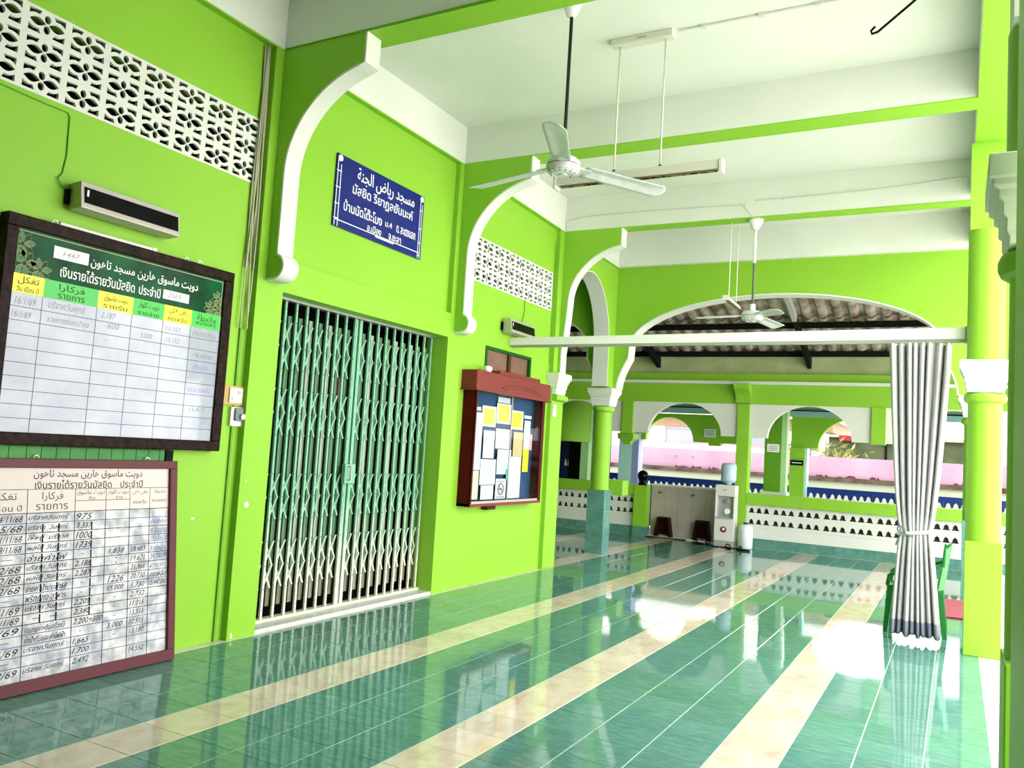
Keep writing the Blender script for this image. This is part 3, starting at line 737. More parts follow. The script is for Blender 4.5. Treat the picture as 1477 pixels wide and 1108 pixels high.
for k in range(9):
    a = random.uniform(-.9, .9); top = Vector((-2.95+a, 21.2+random.uniform(-.2, .2), random.uniform(1.75, 2.15)))
    st.tube([(-2.95, 21.2, -.1), (-2.95+a*.4, 21.2, 1.0), top], [.03, .02, .008], 5)
    for q in range(26):
        c_ = top+Vector((random.gauss(0, .18), random.gauss(0, .12), random.gauss(-.05, .14)))
        d = Vector((random.uniform(-1, 1), random.uniform(-.6, .3), random.uniform(-.5, .9))).normalized()*.11
        n_ = d.cross(Vector((random.random(), random.random(), 1))).normalized()*.03
        lb.add([c_-d, c_+n_, c_+d, c_-n_], [(0, 1, 2, 3)])
st.build('stem', MOSS, sh); o = lb.build('foliage', LEAF, sh); tag(o, kind='stuff')
#@@PART2
# unseen walls added behind the camera to block light and keep contrast
wf = thing('wall_front_light_block', (-2, -6, 0), kind='structure')
wr = thing('wall_right_light_block', (.24, -2, 0), kind='structure')
MB().box(.14, .34, -6, 2.72, 0, 4.42).build('plastered_wall', GREEN, wr)
MB().box(-4.83, .4, -6.2, -6.0, 0, 4.82).build('plastered_wall', GREEN, wf)

# ================================================================== FOLDING GATE
gate = thing('door_1', (-4.75, 5.78, 0), kind='structure')
MB().box(-4.83, -4.575, 4.612, 6.948, -.005, .03).build('sill', MARBLE, gate)
MB().box(-4.79, -4.72, 4.612, 6.948, .03, .052).build('bottom_track', mat('cream_track', (.62, .62, .50, 1), .5), gate)
MB().box(-4.79, -4.71, 4.612, 6.948, 2.565, 2.584).build('top_rail', STEEL, gate)
bars = [5.70-.124*k for k in range(0, 9)][::-1] + [5.785+.125*k for k in range(0, 10)]
bars = [y for y in bars if 4.63 < y < 6.94]
m1 = MB().box(-4.755, -4.737, -.011, .011, .052, 2.566).mesh('bar'); m1.materials.append(GATE)
def inst(name, me, wp, parent):
    o = bpy.data.objects.new(name, me); COL.objects.link(o); o.parent = parent
    WL[o.name] = Vector(wp); o.location = Vector(wp)-WL[parent.name]; return o
ZN = [(2.40, 2.02), (1.86, 1.49), (1.18, .82), (.65, .28)]
b = MB()
for zt, zb in ZN:
    for k in range(2):
        za = zt-(zt-zb)*k/2; zc = zt-(zt-zb)*(k+1)/2
        for s_, xx in ((0, -4.757), (1, -4.763)):
            y0, y1 = (.004, .092) if s_ == 0 else (.092, .004)
            b.hexa([(xx-.002,y0-.009,zc),(xx+.002,y0-.009,zc),(xx+.002,y0+.009,zc),(xx-.002,y0+.009,zc),(xx-.002,y1-.009,za),(xx+.002,y1-.009,za),(xx+.002,y1+.009,za),(xx-.002,y1+.009,za)])
lat = b.mesh('lattice'); lat.materials.append(GATE)
sl = []
for mm in (SLATG, SLATW):
    me = MB().box(-4.805, -4.80, -.020, .020, .13, 2.46).box(-4.80, -4.796, -.020, -.015, .13, 2.46).box(-4.80, -4.796, .015, .020, .13, 2.46).mesh('slat'); me.materials.append(mm); sl.append(me)
for i, y in enumerate(bars):
    inst('bar', m1, (0, y, 0), gate)
    if i < len(bars)-1 and abs(bars[i+1]-y) > .1:
        inst('lattice', lat, (0, y, 0), gate)
        inst('slat', sl[1 if i in (3, 5, 10, 13, 15) else 0], (0, y+.112, 0), gate)
MB().box(-4.77, -4.735, 5.705, 5.730, .05, 2.56).build('meeting_stile', GATE, gate)
MB().box(-4.77, -4.730, 5.750, 5.785, .05, 2.56).build('meeting_stile', GATE, gate)
q = MB().box(-4.74, -4.70, 5.66, 5.80, 1.10, 1.27).build('lock_case', GATE, gate, bevel=.004)
MB().tube([(-4.70, 5.70, 1.25), (-4.67, 5.70, 1.25), (-4.67, 5.70, 1.13), (-4.70, 5.70, 1.13)], .007, 6).build('pull_handle', STEEL, q)
MB().box(-4.79, -4.785, 5.58, 5.64, 1.80, 2.02).build('brown_tag', REDWOOD, gate)
b = MB()
for y in bars:
    for z in (.12, .28, .46, .65, .82, 1.0, 1.18, 1.49, 1.67, 1.86, 2.02, 2.2, 2.4, 2.5): b.box(-4.7365, -4.7345, y-.0035, y+.0035, z-.0035, z+.0035)
o = b.build('rivets', BLACK, gate); tag(o, kind='stuff')
# near-black screen and floor behind gate and vents, hall's darkness put into colour
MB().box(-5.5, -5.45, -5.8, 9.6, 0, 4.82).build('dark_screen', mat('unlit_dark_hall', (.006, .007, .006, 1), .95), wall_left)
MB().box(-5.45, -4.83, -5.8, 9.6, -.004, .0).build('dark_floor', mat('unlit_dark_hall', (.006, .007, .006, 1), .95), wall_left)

# high window above the notice cabinet
w1 = thing('window_1', (-4.66, 8.36, 2.2), kind='structure')
MB().box(-4.68, -4.62, 7.81, 8.92, 2.585, 2.62).box(-4.68, -4.62, 7.81, 7.85, 2.2, 2.585).box(-4.68, -4.62, 8.88, 8.92, 2.2, 2.585).box(-4.68, -4.62, 7.85, 8.88, 2.2, 2.235).build('window_frame', DARKGREEN, w1)
MB().box(-4.68, -4.63, 8.36, 8.42, 2.235, 2.585).build('mullion', mat('brown_wood', (.06, .035, .012, 1), .5), w1)
for a, c in ((7.85, 8.36), (8.42, 8.88)): MB().box(-4.665, -4.655, a, c, 2.235, 2.585).build('pane', WINBR, w1)

# ================================================================== WHITEBOARD (upper)
PW = -4.56
def MXat(x): return Matrix.Translation((x, 0, 0)) @ MX
wb = thing('whiteboard', (-4.6, 3.31, 1.35), 'large ledger whiteboard with dark green printed header, hanging on the wall above the maroon board', 'whiteboard')
for nm, d in (('frame_rail', (-4.625, PW+.012, 2.51, 4.11, 2.55, 2.62)), ('frame_rail', (-4.625, PW+.012, 2.51, 4.11, 1.35, 1.42)), ('frame_stile', (-4.625, PW+.012, 2.51, 2.575, 1.42, 2.55)), ('frame_stile', (-4.625, PW+.012, 4.03, 4.11, 1.42, 2.55))):
    box(nm, BROWN, d, wb, bevel=.006)
box('panel', BOARDW, (-4.62, PW-.004, 2.575, 4.03, 1.42, 2.55), wb)
box('header_print', HEAD, (PW-.004, PW-.002, 2.575, 4.03, 2.29, 2.55), wb)
cols = [2.575, 2.755, 3.09, 3.33, 3.56, 3.78, 4.03]
heads = [('تغكل', 'วัน เดือน ปี'), ('فركارا', 'รายการ'), ('دويت ماسوق', 'รายรับ'), ('دويت كلوار', 'รายจ่าย'), ('باقي لاكي', 'คงเหลือ'), ('ملاحظة', 'หมายเหตุ')]
dark = []
for i in range(6):
    box('header_cell', YELLOW if i % 2 == 0 else CELLG, (PW-.0045, PW-.0015, cols[i], cols[i+1], 2.19, 2.295), wb)
    m_ = (cols[i]+cols[i+1])/2; wd = min(.24, cols[i+1]-cols[i])
    dark.append((shape(heads[i][0]), m_-wd*.33, m_+wd*.33, 2.236, 2.283)); dark.append((heads[i][1], m_-wd*.34, m_+wd*.34, 2.198, 2.228))
lettering(dark, mat('dark_olive_print', (.03, .06, .01, 1), .5), MXat(PW-.0008), wb)
for y0, y1, z0, z1 in ((2.79, 3.005, 2.425, 2.495), (3.54, 3.745, 2.332, 2.392)): box('year_box', SIGNW, (PW-.002, PW-.0005, y0, y1, z0, z1), wb)
lettering([('1447', 2.845, 2.95, 2.445, 2.475, 0, .3), ('2569', 3.575, 3.68, 2.345, 2.38, 0, .3)], INKG, MXat(PW-.0002), wb, 'handwriting')
lettering([(shape('دويت ماسوق هارين مسجد تاهون'), 3.02, 3.81, 2.415, 2.485, .012), ('เงินรายได้รายวันมัสยิด', 2.84, 3.33, 2.325, 2.395, .012), ('ประจำปี', 3.36, 3.52, 2.325, 2.39, .012)], SIGNW, MXat(PW-.001), wb)
lettering([('ฺ', 3.9, 3.9001, 2.3, 2.3001)], SIGNW, MXat(PW-.001), wb) if False else None
rows = [2.19-.077*k for k in range(11)]
segs = [(2.575, z, 4.03, z) for z in rows[1:10]] + [(c, 1.42, c, 2.19) for c in cols[1:6]]
rect_lines(segs, .0028, .0006, MXat(PW-.004), mat('grey_grid', (.03, .03, .05, 1), .5), wb, 'grid_lines')
rect_lines([(2.585, 2.535, 4.02, 2.535), (4.018, 2.19, 4.018, 2.535)], .004, .001, MXat(PW-.002), GOLDLINE, wb, 'border_line')
def rosettes(spots, x, parent):
    b = MB(); f = MB()
    for cy, cz, r in spots:
        for k in range(8):
            a = 2*PI*k/8+.2; L = []
            for j in range(9):
                t_ = j/8; ww = .24*math.sin(PI*t_**.8)*r; d = r*(.15+.85*t_)
                L.append((d, ww))
            loop = L+[(d, -w_) for d, w_ in reversed(L[1:-1])]
            P = [(cy+d*math.cos(a)-w_*math.sin(a), cz+d*math.sin(a)+w_*math.cos(a)) for d, w_ in loop]
            inside = all(2.585 < p[0] < 4.015 and p[1] > 2.297 for p in P)
            P = [(min(max(p[0], 2.583), 4.016), max(p[1], 2.297)) for p in P]
            b.tube([(x+.0006, p[0], p[1]) for p in P+[P[0]]], .0013, 4, cap=False)
            if k % 3 != 1: f.add([(x, p[0], p[1]) for p in P], [tuple(range(len(P)))])
    tag(f.build('flower_fill', mat('flower_green', (.02, .16, .04, 1), .4), parent), kind='stuff')
    tag(b.build('flower_outline', GOLDLINE, parent), kind='stuff')
rosettes([(2.61, 2.46, .075), (2.63, 2.355, .08), (2.72, 2.335, .072), (3.99, 2.41, .06), (3.93, 2.335, .06), (4.0, 2.33, .055)], PW-.0012, wb)
hw = [('16/1/69', 2.60, 2.72, 2.125, 2.168, 0, .3), ('บริจาควันศุกร์', 2.79, 3.02, 2.122, 2.18, 0, .3), ('2,187', 3.12, 3.22, 2.13, 2.17, 0, .3), ('13,152', 3.585, 3.70, 2.125, 2.16, 0, .3), ('ค้างจากปีก่อน', 3.80, 4.0, 2.125, 2.17, 0, .3),
      ('16/1/69', 2.59, 2.70, 2.052, 2.09, 0, .3), ('รายการซ่อมบำรุง', 2.79, 3.05, 2.045, 2.095, 0, .3), ('600', 3.17, 3.25, 2.075, 2.11, 0, .3), ('3,500', 3.40, 3.49, 2.05, 2.085, 0, .3), ('13,152', 3.59, 3.70, 2.05, 2.085, 0, .3),
      ('178,309.00', 3.81, 3.99, 1.975, 2.008, 0, .2), ('15,417', 3.83, 3.96, 1.61, 1.64, 0, .2), ('—', 3.15, 3.18, 2.0, 2.003)]
lettering(hw, INKG, MXat(PW-.0036), wb, 'handwriting')
lettering([('เงินฝาก', 3.83, 3.96, 1.90, 1.935, 0, .3), ('ธ.ก.ส. คงเหลือ', 3.80, 3.99, 1.745, 1.785, 0, .3)], mat('violet_ink', (.25, .2, .5, 1), .5), MXat(PW-.0036), wb, 'handwriting')
for y in (2.785, 3.705, 3.815): MB().tube([(-4.57, y-.02, 2.615), (-4.57, y-.01, 2.64), (-4.57, y+.01, 2.64), (-4.57, y+.02, 2.615)], .005, 6).build('hanging_ring', SIGNW, wb)
o = MB().tube([(-4.585, 2.82, 2.633), (-4.585, 3.44, 2.633)], .012, 10).box(-4.60, -4.57, 3.44, 3.47, 2.621, 2.645).build('tube_stick', GLOSSW); tag(o, 'thin white tube lying along the top edge of the whiteboard', 'tube')

# green plank shutter under the whiteboard
pd = thing('door_2', (-4.60, 3.1, .3), kind='structure')
MB().box(-4.628, -4.61, 2.0, 3.765, .3, 1.345).build('backing', DARKGREEN, pd)
y = 2.0; random.seed(5)
while y < 3.69:
    wd = random.choice((.085, .09, .10)); wd = min(wd, 3.70-y)
    MB().box(-4.61, -4.602, y+.002, y+wd-.002, .3, 1.343).build('plank', PLANKG, pd); y += wd
MB().box(-4.625, -4.598, 3.71, 3.765, .3, 1.345).build('black_post', BLACK, pd)

# ================================================================== LEANING MAROON LEDGER BOARD
lean = math.atan2(.14, 1.27)
zl = 1.278
ML = Matrix.Translation((-4.445, 0, .004)) @ Matrix.Rotation(-lean, 4, 'Y') @ MX     # local u along y, v up the board, n out
lb_ = thing('leaning_board', (-4.45, 3.1, 0), 'maroon-framed ledger board full of handwriting, leaning against the wall on the floor', 'board')
def lbox(name, mt, u0, u1, v0, v1, n0, n1, bevel=0):
    me = MB().box(u0, u1, v0, v1, n0, n1).mesh(); me.transform(ML); o = link_mesh(me, name, mt, lb_)
    if bevel:
        bv = o.modifiers.new('bevel', 'BEVEL'); bv.width = bevel; bv.segments = 2
    return o
UL, UR = 2.36, 3.782
lbox('frame_rail', MAROON, UL, UR, zl-.052, zl, -.02, .018, .004); lbox('frame_rail', MAROON, UL, UR, 0, .068, -.02, .018, .004)
lbox('frame_stile', MAROON, UL, UL+.055, .068, zl-.052, -.02, .018, .004); lbox('frame_stile', MAROON, UR-.055, UR, .068, zl-.052, -.02, .018, .004)
lbox('panel', SMUDGE, UL+.05, UR-.05, .06, zl-.045, -.015, -.004)
lbox('title_strip', mat('pale_pink_panel', (.66, .57, .55, 1), .4), UL+.055, UR-.055, .975, zl-.052, -.004, -.003)
a_, b2 = UL+.055, UR-.055
cl = [a_, 2.79, 3.075, 3.275, 3.44, 3.585, b2]
MLn = ML @ Matrix.Translation((0, 0, -.0028))
hv = 1.105
rs = [.972-.0552*k for k in range(17)]
rect_lines([(a_, hv, b2, hv), (cl[2], 1.035, cl[4], 1.035)] + [(c, .068, c, hv) for c in cl[1:6]], .003, .0006, MLn, INK, lb_, 'grid_lines')
rect_lines([(a_, z, b2, z) for k, z in enumerate(rs) if k in (0, 2, 3, 5, 6, 7, 9, 10, 11)], .0036, .0006, MLn, INK, lb_, 'grid_lines')
rect_lines([(a_, z, b2, z) for k, z in enumerate(rs) if k in (1, 4, 8, 12, 13, 14, 15)], .0036, .0006, MLn, mat('blue_marker', (.02, .07, .30, 1), .5), lb_, 'grid_lines')
vs2 = []
for k in range(1, 11):
    z0, z1 = rs[k+1 if k < 16 else 16], rs[k]-.008
    vs2 += [(2.885, z0, 2.885, z1), (2.98, z0, 2.98, z1), (3.185, z0, 3.185, z1)]
rect_lines(vs2, .008, .0006, MLn, INK, lb_, 'thick_strokes')
T_ = []
T_ += [(shape('دويت ماسوق هارين مسجد تاهون'), 2.82, 3.525, 1.162, 1.218, .008), ('เงินรายได้รายวันมัสยิด', 2.83, 3.31, 1.108, 1.158, .008), ('ประจำปี', 3.37, 3.53, 1.108, 1.155, .008),
       (shape('تغكل'), 2.60, 2.73, 1.035, 1.09), ('วัน เดือน ปี', 2.52, 2.76, .985, 1.02), (shape('فركارا'), 2.875, 3.0, 1.035, 1.09), ('รายการ', 2.84, 3.03, .988, 1.022),
       (shape('دويت ماسوق'), 3.085, 3.265, 1.065, 1.098), ('รับ', 3.16, 3.20, 1.04, 1.062), (shape('دويت كلوار'), 3.285, 3.43, 1.065, 1.098), ('จ่าย', 3.34, 3.39, 1.04, 1.062),
       (shape('باقي لاكي'), 3.455, 3.57, 1.06, 1.09), ('คงเหลือ', 3.465, 3.56, 1.005, 1.03), (shape('ملاحظة'), 3.62, 3.70, 1.07, 1.092), ('หมายเหตุ', 3.605, 3.71, 1.005, 1.03)]
lettering(T_, mat('dark_brown_print', (.05, .02, .02, 1), .5), MLn, lb_)
H = []; Hb = []
dates = ['14/11/68', '15/68', '21/11/68', '28/11/68', '—', '12/68', '12/68', '12/68', '—', '4/1/69', '11/1/69', '1/69', '—', '16/69', '—', '23/69']
items = ['บริจาควันศุกร์', 'บริจาค  วันศุกร์', 'ให้หมู่  บริจาค', 'ผลไม้ วันศุกร์', 'จ่ายค่าไฟ', 'บริจาค วันศุกร์', 'ผลไม้ วันศุกร์', 'จ่ายค่าน้ำประปา68', 'พริกแกง อาหาร', 'บริจาค วันศุกร์', '—     —', 'รายจ่ายค่า+ดินเครื่องใช้', 'ค่าน้ำดื่มและค่าไฟฟ้า', 'บริจาควันศุกร์', '', 'บริจาค วันศุกร์']
rec = ['975', '3,337', '1000', '1739', '——', '2,188', '2,287', '—', '—', '2,209', '2,380', '2,200+300', '—', '1,665', '1,700', '2,492']
pay = ['', '', '', '', '1,838', ':', '', '1226', '15,000', '—', '—', '—', '3,000', '—', '', '']
bal = ['', '', '', '', '18,483', '19,671', '21,966', '20,730', '5,730', '2,732', '11,015', '13,515', '10,515', '13,180', '', '14,552']
note = ['', 'ยืมกู้เงิน', 'ธ.อิสลาม', '133,565.0', 'ธ.กสิกรไทย', '24,700.99', 'ฝากธนาคาร', 'คงเหลือ', '15,447,000', '', '', '', '', '', '', '']
for k in range(16):
    z0 = rs[k+1]+.008; z1 = rs[k]-.010
    for s_, u0, u1 in ((dates[k], 2.62, 2.77), (items[k], 2.80, 3.04), (rec[k], 3.085, 3.19 if '+' not in rec[k] else 3.27), (pay[k], 3.30, 3.41), (bal[k], 3.455, 3.56), (note[k], 3.595, 3.72)):
        if not s_: continue
        if '—' in s_: zz = (z0+z1)/2; it = (s_, u0+.04, u1-.05, zz-.001, zz+.002)
        elif s_ == ':': it = (s_, u0+.05, u0+.058, z0, z1)
        else: it = (s_, u0, u1, z0, z1, 0, .35)
        (Hb if (u0 > 3.59 and k < 7) else H).append(it)
lettering(H, INK, MLn, lb_, 'handwriting'); lettering(Hb, INKB, MLn, lb_, 'handwriting')
for u in (2.83, 3.56):
    P = [(u+.014*math.cos(a), zl+.006+.014*math.sin(a)) for a in [PI*j/6 for j in range(7)]]
    me = MB().tube([(p[0], p[1], .0) for p in P], .004, 6).mesh(); me.transform(ML); link_mesh(me, 'hanging_ring', SIGNW, lb_)

# ================================================================== BLUE NAME SIGN
sg = thing('name_sign', (-4.62, 5.79, 3.265), 'dark blue enamel name sign with white Arabic and Thai lettering above the gate', 'sign')
box('plate', NAVY, (-4.629, -4.612, 5.15, 6.43, 3.265, 3.885), sg)
S0 = -4.6115
lettering([(shape('مسجد رياض الجنة'), 5.42, 6.27, 3.70, 3.85, .012), ('มัสยิด ริยาฎลยันนะห์', 5.37, 6.26, 3.58, 3.695, .012), ('บ้านนัดโต๊ะโมง', 5.27, 5.80, 3.425, 3.525, .012), ('ม.4', 5.85, 5.95, 3.44, 3.495, .012), ('ต. สะเตงนอก', 6.02, 6.32, 3.43, 3.50, .012), ('อ.เมือง', 5.60, 5.80, 3.335, 3.40, .012), ('จ.ยะลา', 5.91, 6.10, 3.335, 3.39, .012)], SIGNW, MXat(S0), sg)
rect_lines([(5.165, 3.27, 5.165, 3.84), (5.205, 3.27, 5.205, 3.80), (6.375, 3.27, 6.375, 3.84), (6.405, 3.27, 6.405, 3.80), (5.16, 3.325, 6.40, 3.325)]+[(5.15, z, 5.215, z) for z in (3.335, 3.46, 3.60, 3.74)]+[(6.365, z, 6.415, z) for z in (3.30, 3.42, 3.56, 3.74)], .008, .001, MXat(S0-.0005), SIGNW, sg, 'border_line')
MB().box(S0, S0+.001, 5.72, 5.99, 3.306, 3.326).build('white_bar', SIGNW, sg)
for y in (5.188, 6.39): MB().lathe([(.028, S0-.001), (.028, S0+.004)], y, 3.85, 12, ax='x').build('screw_cap', SIGNW, sg)

# ================================================================== WALL DISPLAY BOXES, CABLES, SWITCHES
def display(y0, y1, z, label):
    t = thing('wall_display', (-4.57, (y0+y1)/2, z-.09), label, 'display', 'slim silver display boxes on the left wall')
    def sh(pts): # slightly tilted downward front: section in x,z
        return pts
    sec = [(-4.625, z+.075), (-4.51, z+.085), (-4.485, z-.075), (-4.60, z-.085)]
    b = MB(); b.add([(x, y0, zz) for x, zz in sec]+[(x, y1, zz) for x, zz in sec], [(0, 1, 2, 3), (7, 6, 5, 4), (0, 4, 5, 1), (1, 5, 6, 2), (2, 6, 7, 3), (3, 7, 4, 0)])
    b.build('housing', SILVER, t, bevel=.004)
    def fr(k, o): # point on front: k 0 top..1 bottom
        return (-4.51+.025*k+o, z+.085-.16*k)
    b = MB(); A = fr(.20, .003); B = fr(.80, .003); A2 = fr(.20, -.002); B2 = fr(.80, -.002)
    b.add([(A[0], y0+.02, A[1]), (B[0], y0+.02, B[1]), (B[0], y1-.012, B[1]), (A[0], y1-.012, A[1]), (A2[0], y0+.02, A2[1]), (B2[0], y0+.02, B2[1]), (B2[0], y1-.012, B2[1]), (A2[0], y1-.012, A2[1])], [(0, 1, 2, 3), (7, 6, 5, 4), (0, 4, 5, 1), (1, 5, 6, 2), (2, 6, 7, 3), (3, 7, 4, 0)])
    b.build('black_window', BLACKGL, t)
    MB().box(-4.625, -4.60, y0-.02, y0+.0, z-.05, z+.04).build('cable_plug', BLACK, t)
    A = fr(.3, .005); B = fr(.6, .005)
    MB().box(A[0], A[0]+.004, y0+.035, y0+.047, B[1], A[1]).build('indicator', SIGNW, t)
    return t
display(2.875, 3.565, 2.815, 'slim silver box with black window on the wall above the whiteboard')
display(8.13, 8.73, 2.895, 'slim silver box with black window above the high brown window')
def wire(name, pts, r, mt, label, cat='cable'):
    o = MB().tube(pts, r, 6).build(name, mt, None, smooth=True); tag(o, label, cat); return o
wire('cable', [(-4.625, 2.1, 3.325), (-4.625, 2.42, 3.312), (-4.625, 2.68, 3.303), (-4.625, 2.825, 3.303), (-4.625, 2.84, 3.28), (-4.625, 2.845, 3.05), (-4.625, 2.83, 2.94), (-4.615, 2.80, 2.90), (-4.615, 2.83, 2.86), (-4.61, 2.87, 2.85)], .004, CABLEG, 'thin green-painted cable dropping from the left vent blocks to the display box')
wire('cable', [(-4.625, 8.66, 3.29), (-4.625, 8.665, 3.15), (-4.62, 8.62, 3.03), (-4.61, 8.56, 2.975)], .005, CABLEG, 'short green cable curving from the far vent blocks to the second display box')
cb = thing('cable_bundle', (-4.60, 4.30, 2.2), 'loose bundle of beige cables running down the wall corner beside the first arch bracket', 'cable')
random.seed(11)
for k in range(7):
    pts = []
    for j in range(12):
        z = 4.40-(4.40-(2.25 if k % 2 else 2.7))*j/11
        pts.append((-4.612+.012*(k % 2), 4.285+.032*math.sin(k*1.1+j*.35)*(.4+.6*j/11)+.010*(k-3)*.7, z))
    MB().tube(pts, .006, 5).build('cable_strand', CABLE, cb, smooth=True)
tag(box('conduit', CABLEG, (-4.63, -4.615, 4.262, 4.28, .0, 2.3)), 'thin green-painted conduit strip at the wall corner under the cable bundle', 'conduit')
sw = thing('switch_board', (-4.61, 4.26, 1.68), 'pale wooden board with an ivory switch and socket plate right of the whiteboard', 'switch')
box('board', WOODB, (-4.63, -4.612, 4.14, 4.35, 1.685, 1.825), sw); q = box('plate', IVORY, (-4.612, -4.60, 4.205, 4.325, 1.70, 1.81), sw, bevel=.004)
MB().lathe([(.016, -4.60), (.016, -4.592)], 4.24, 1.735, 12, ax='x').build('knob', IVORY, q); box('socket_slot', INKG, (-4.601, -4.598, 4.275, 4.281, 1.765, 1.79), q); box('socket_slot', INKG, (-4.601, -4.598, 4.293, 4.299, 1.765, 1.79), q)
sw = thing('wall_switch', (-4.61, 4.31, 1.53), 'white and grey rotary switch box just below the wooden switch board', 'switch')
box('body', GLOSSW, (-4.63, -4.605, 4.235, 4.345, 1.535, 1.672), sw); box('cover', GREYBOX, (-4.605, -4.585, 4.262, 4.34, 1.572, 1.668), sw, bevel=.01)
MB().lathe([(.022, -4.585), (.02, -4.565)], 4.318, 1.605, 14, ax='x').build('knob', STEEL, sw)
tag(box('wall_button', GLOSSW, (-4.57, -4.545, 9.47, 9.56, 1.93, 2.09), bevel=.01), 'small white oval switch on the wall end right of the notice cabinet', 'switch')

# ================================================================== NOTICE CABINET
nb = thing('notice_cabinet', (-4.55, 8.2, .86), 'red-brown glazed notice cabinet with carved top on the left wall', 'cabinet')
XF = -4.47; ya, yb, za, zb = 7.41, 9.06, .855, 2.09
box('side_panel', DKRED, (-4.63, XF, ya, ya+.03, za, zb), nb); box('side_panel', DKRED, (-4.63, XF, yb-.03, yb, za, zb), nb)
box('bottom_panel', REDWOOD, (-4.63, XF+.01, ya, yb, za-.0, za+.03), nb); box('back_panel', CASEBLUE, (-4.63, -4.60, ya+.03, yb-.03, za+.03, zb), nb)
box('front_stile', DKRED, (XF-.01, XF+.006, yb-.075, yb, za+.03, zb), nb); box('front_stile', DKRED, (XF-.01, XF+.006, ya, ya+.028, za+.03, zb), nb)
top = MB().box(-4.63, XF+.035, ya-.06, yb+.07, 2.09, 2.30).build('pediment', REDWOOD, nb, bevel=.006)
MB().box(-4.63, XF+.02, 7.86, 8.86, 2.30, 2.345).build('pediment_cap', REDWOOD, nb, bevel=.004)
MB().box(-4.63, XF+.05, ya-.075, yb+.085, 2.085, 2.10).build('moulding', REDWOOD, nb)
MB().tube([(XF+.036, 7.88+.55*t_/8, 2.15+.06*math.sin(PI*.55*t_/8)) for t_ in range(9)], .008, 6).tube([(XF+.036, 8.40+.46*t_/8, 2.21-.07*(t_/8)**2) for t_ in range(9)], .008, 6).tube([(XF+.036, 7.95+.8*t_/10, 2.135+.045*math.sin(PI*t_/10)) for t_ in range(11)], .005, 6).build('carving', REDWOOD, top, smooth=True)
box('glass_track', SILVER, (XF-.012, XF+.004, ya+.028, yb-.075, za+.03, za+.055), nb)
box('glass_pane', GLASS, (XF-.012, XF-.009, ya+.028, 8.27, za+.055, zb), nb); box('glass_pane', GLASS, (XF-.005, XF-.002, 8.23, yb-.075, za+.055, zb), nb)
box('pane_edge', SILVER, (XF-.012, XF-.001, 8.225, 8.235, za+.055, zb), nb)
tag(box('wall_wedge', mat('brown_wood', (.06, .035, .012, 1), .5), (-4.63, -4.55, 7.93, 8.12, .80, .85)), 'small brown wooden wedge under the notice cabinet', 'wedge')
tag(MB().lathe([(.03, 2.303), (.05, 2.33), (.05, 2.36), (.03, 2.375)], -4.52, 7.70, 12).build('white_cup', SIGNW), 'small white cup standing on the left shoulder of the notice cabinet', 'cup')
papers = [((8.148,8.432,2.006,2.07), PAPER, 'narrow white label at the top middle of the notice cabinet'),
 ((7.606,7.774,1.885,1.922), PAPER, 'small white label above the long left sheet in the cabinet'),
 ((8.808,9.002,1.861,1.899), PAPER, 'small white label at the upper right of the cabinet'),
 ((7.804,8.113,1.719,1.947), 'cert', 'yellow bordered certificate, leftmost of the three in the cabinet'),
 ((8.124,8.459,1.767,1.997), 'cert', 'yellow bordered certificate, middle and highest of the three in the cabinet'),
 ((8.462,8.779,1.718,1.94), 'cert', 'yellow bordered certificate, rightmost of the three in the cabinet'),
 ((7.597,7.818,1.239,1.862), PAPER, 'tall white sheet down the left side of the cabinet'),
 ((7.591,7.803,0.921,1.232), CREAMP, 'cream sheet in the lower left corner of the cabinet'),
 ((7.856,8.104,1.37,1.676), PAPER, 'white sheet under the leftmost certificate'),
 ((8.125,8.453,1.482,1.708), PAPER, 'white printed sheet under the middle certificate'),
 ((8.187,8.518,1.192,1.475), PAPER, 'white printed list in the middle of the cabinet'),
 ((7.818,8.164,1.076,1.358), PAPER, 'faint bluish sheet left of centre in the lower half of the cabinet'),
 ((7.855,8.136,0.915,1.069), PAPER, 'short white sheet at the bottom, left of the no-smoking notice'),
 ((8.182,8.427,0.915,1.142), 'smoke', 'no-smoking notice with a red ring at the bottom of the cabinet'),
 ((8.545,8.784,1.4,1.689), TANP, 'tan sheet under the rightmost certificate'),
 ((8.456,8.771,0.915,1.398), PAPER, 'large plain white sheet in the lower right of the cabinet'),
 ((8.80,8.96,1.496,1.837), PAPER, 'white sheet at the right edge of the cabinet'),
 ((8.80,8.95,1.222,1.495), YELP, 'pale yellow sheet low at the right edge of the cabinet'),
 ((8.965,9.02,1.485,1.677), PINKP, 'small pink sheet at the far right edge of the cabinet'),
 ((8.405,8.45,1.119,1.25), TEALP, 'narrow teal strip of paper right of the no-smoking notice')]
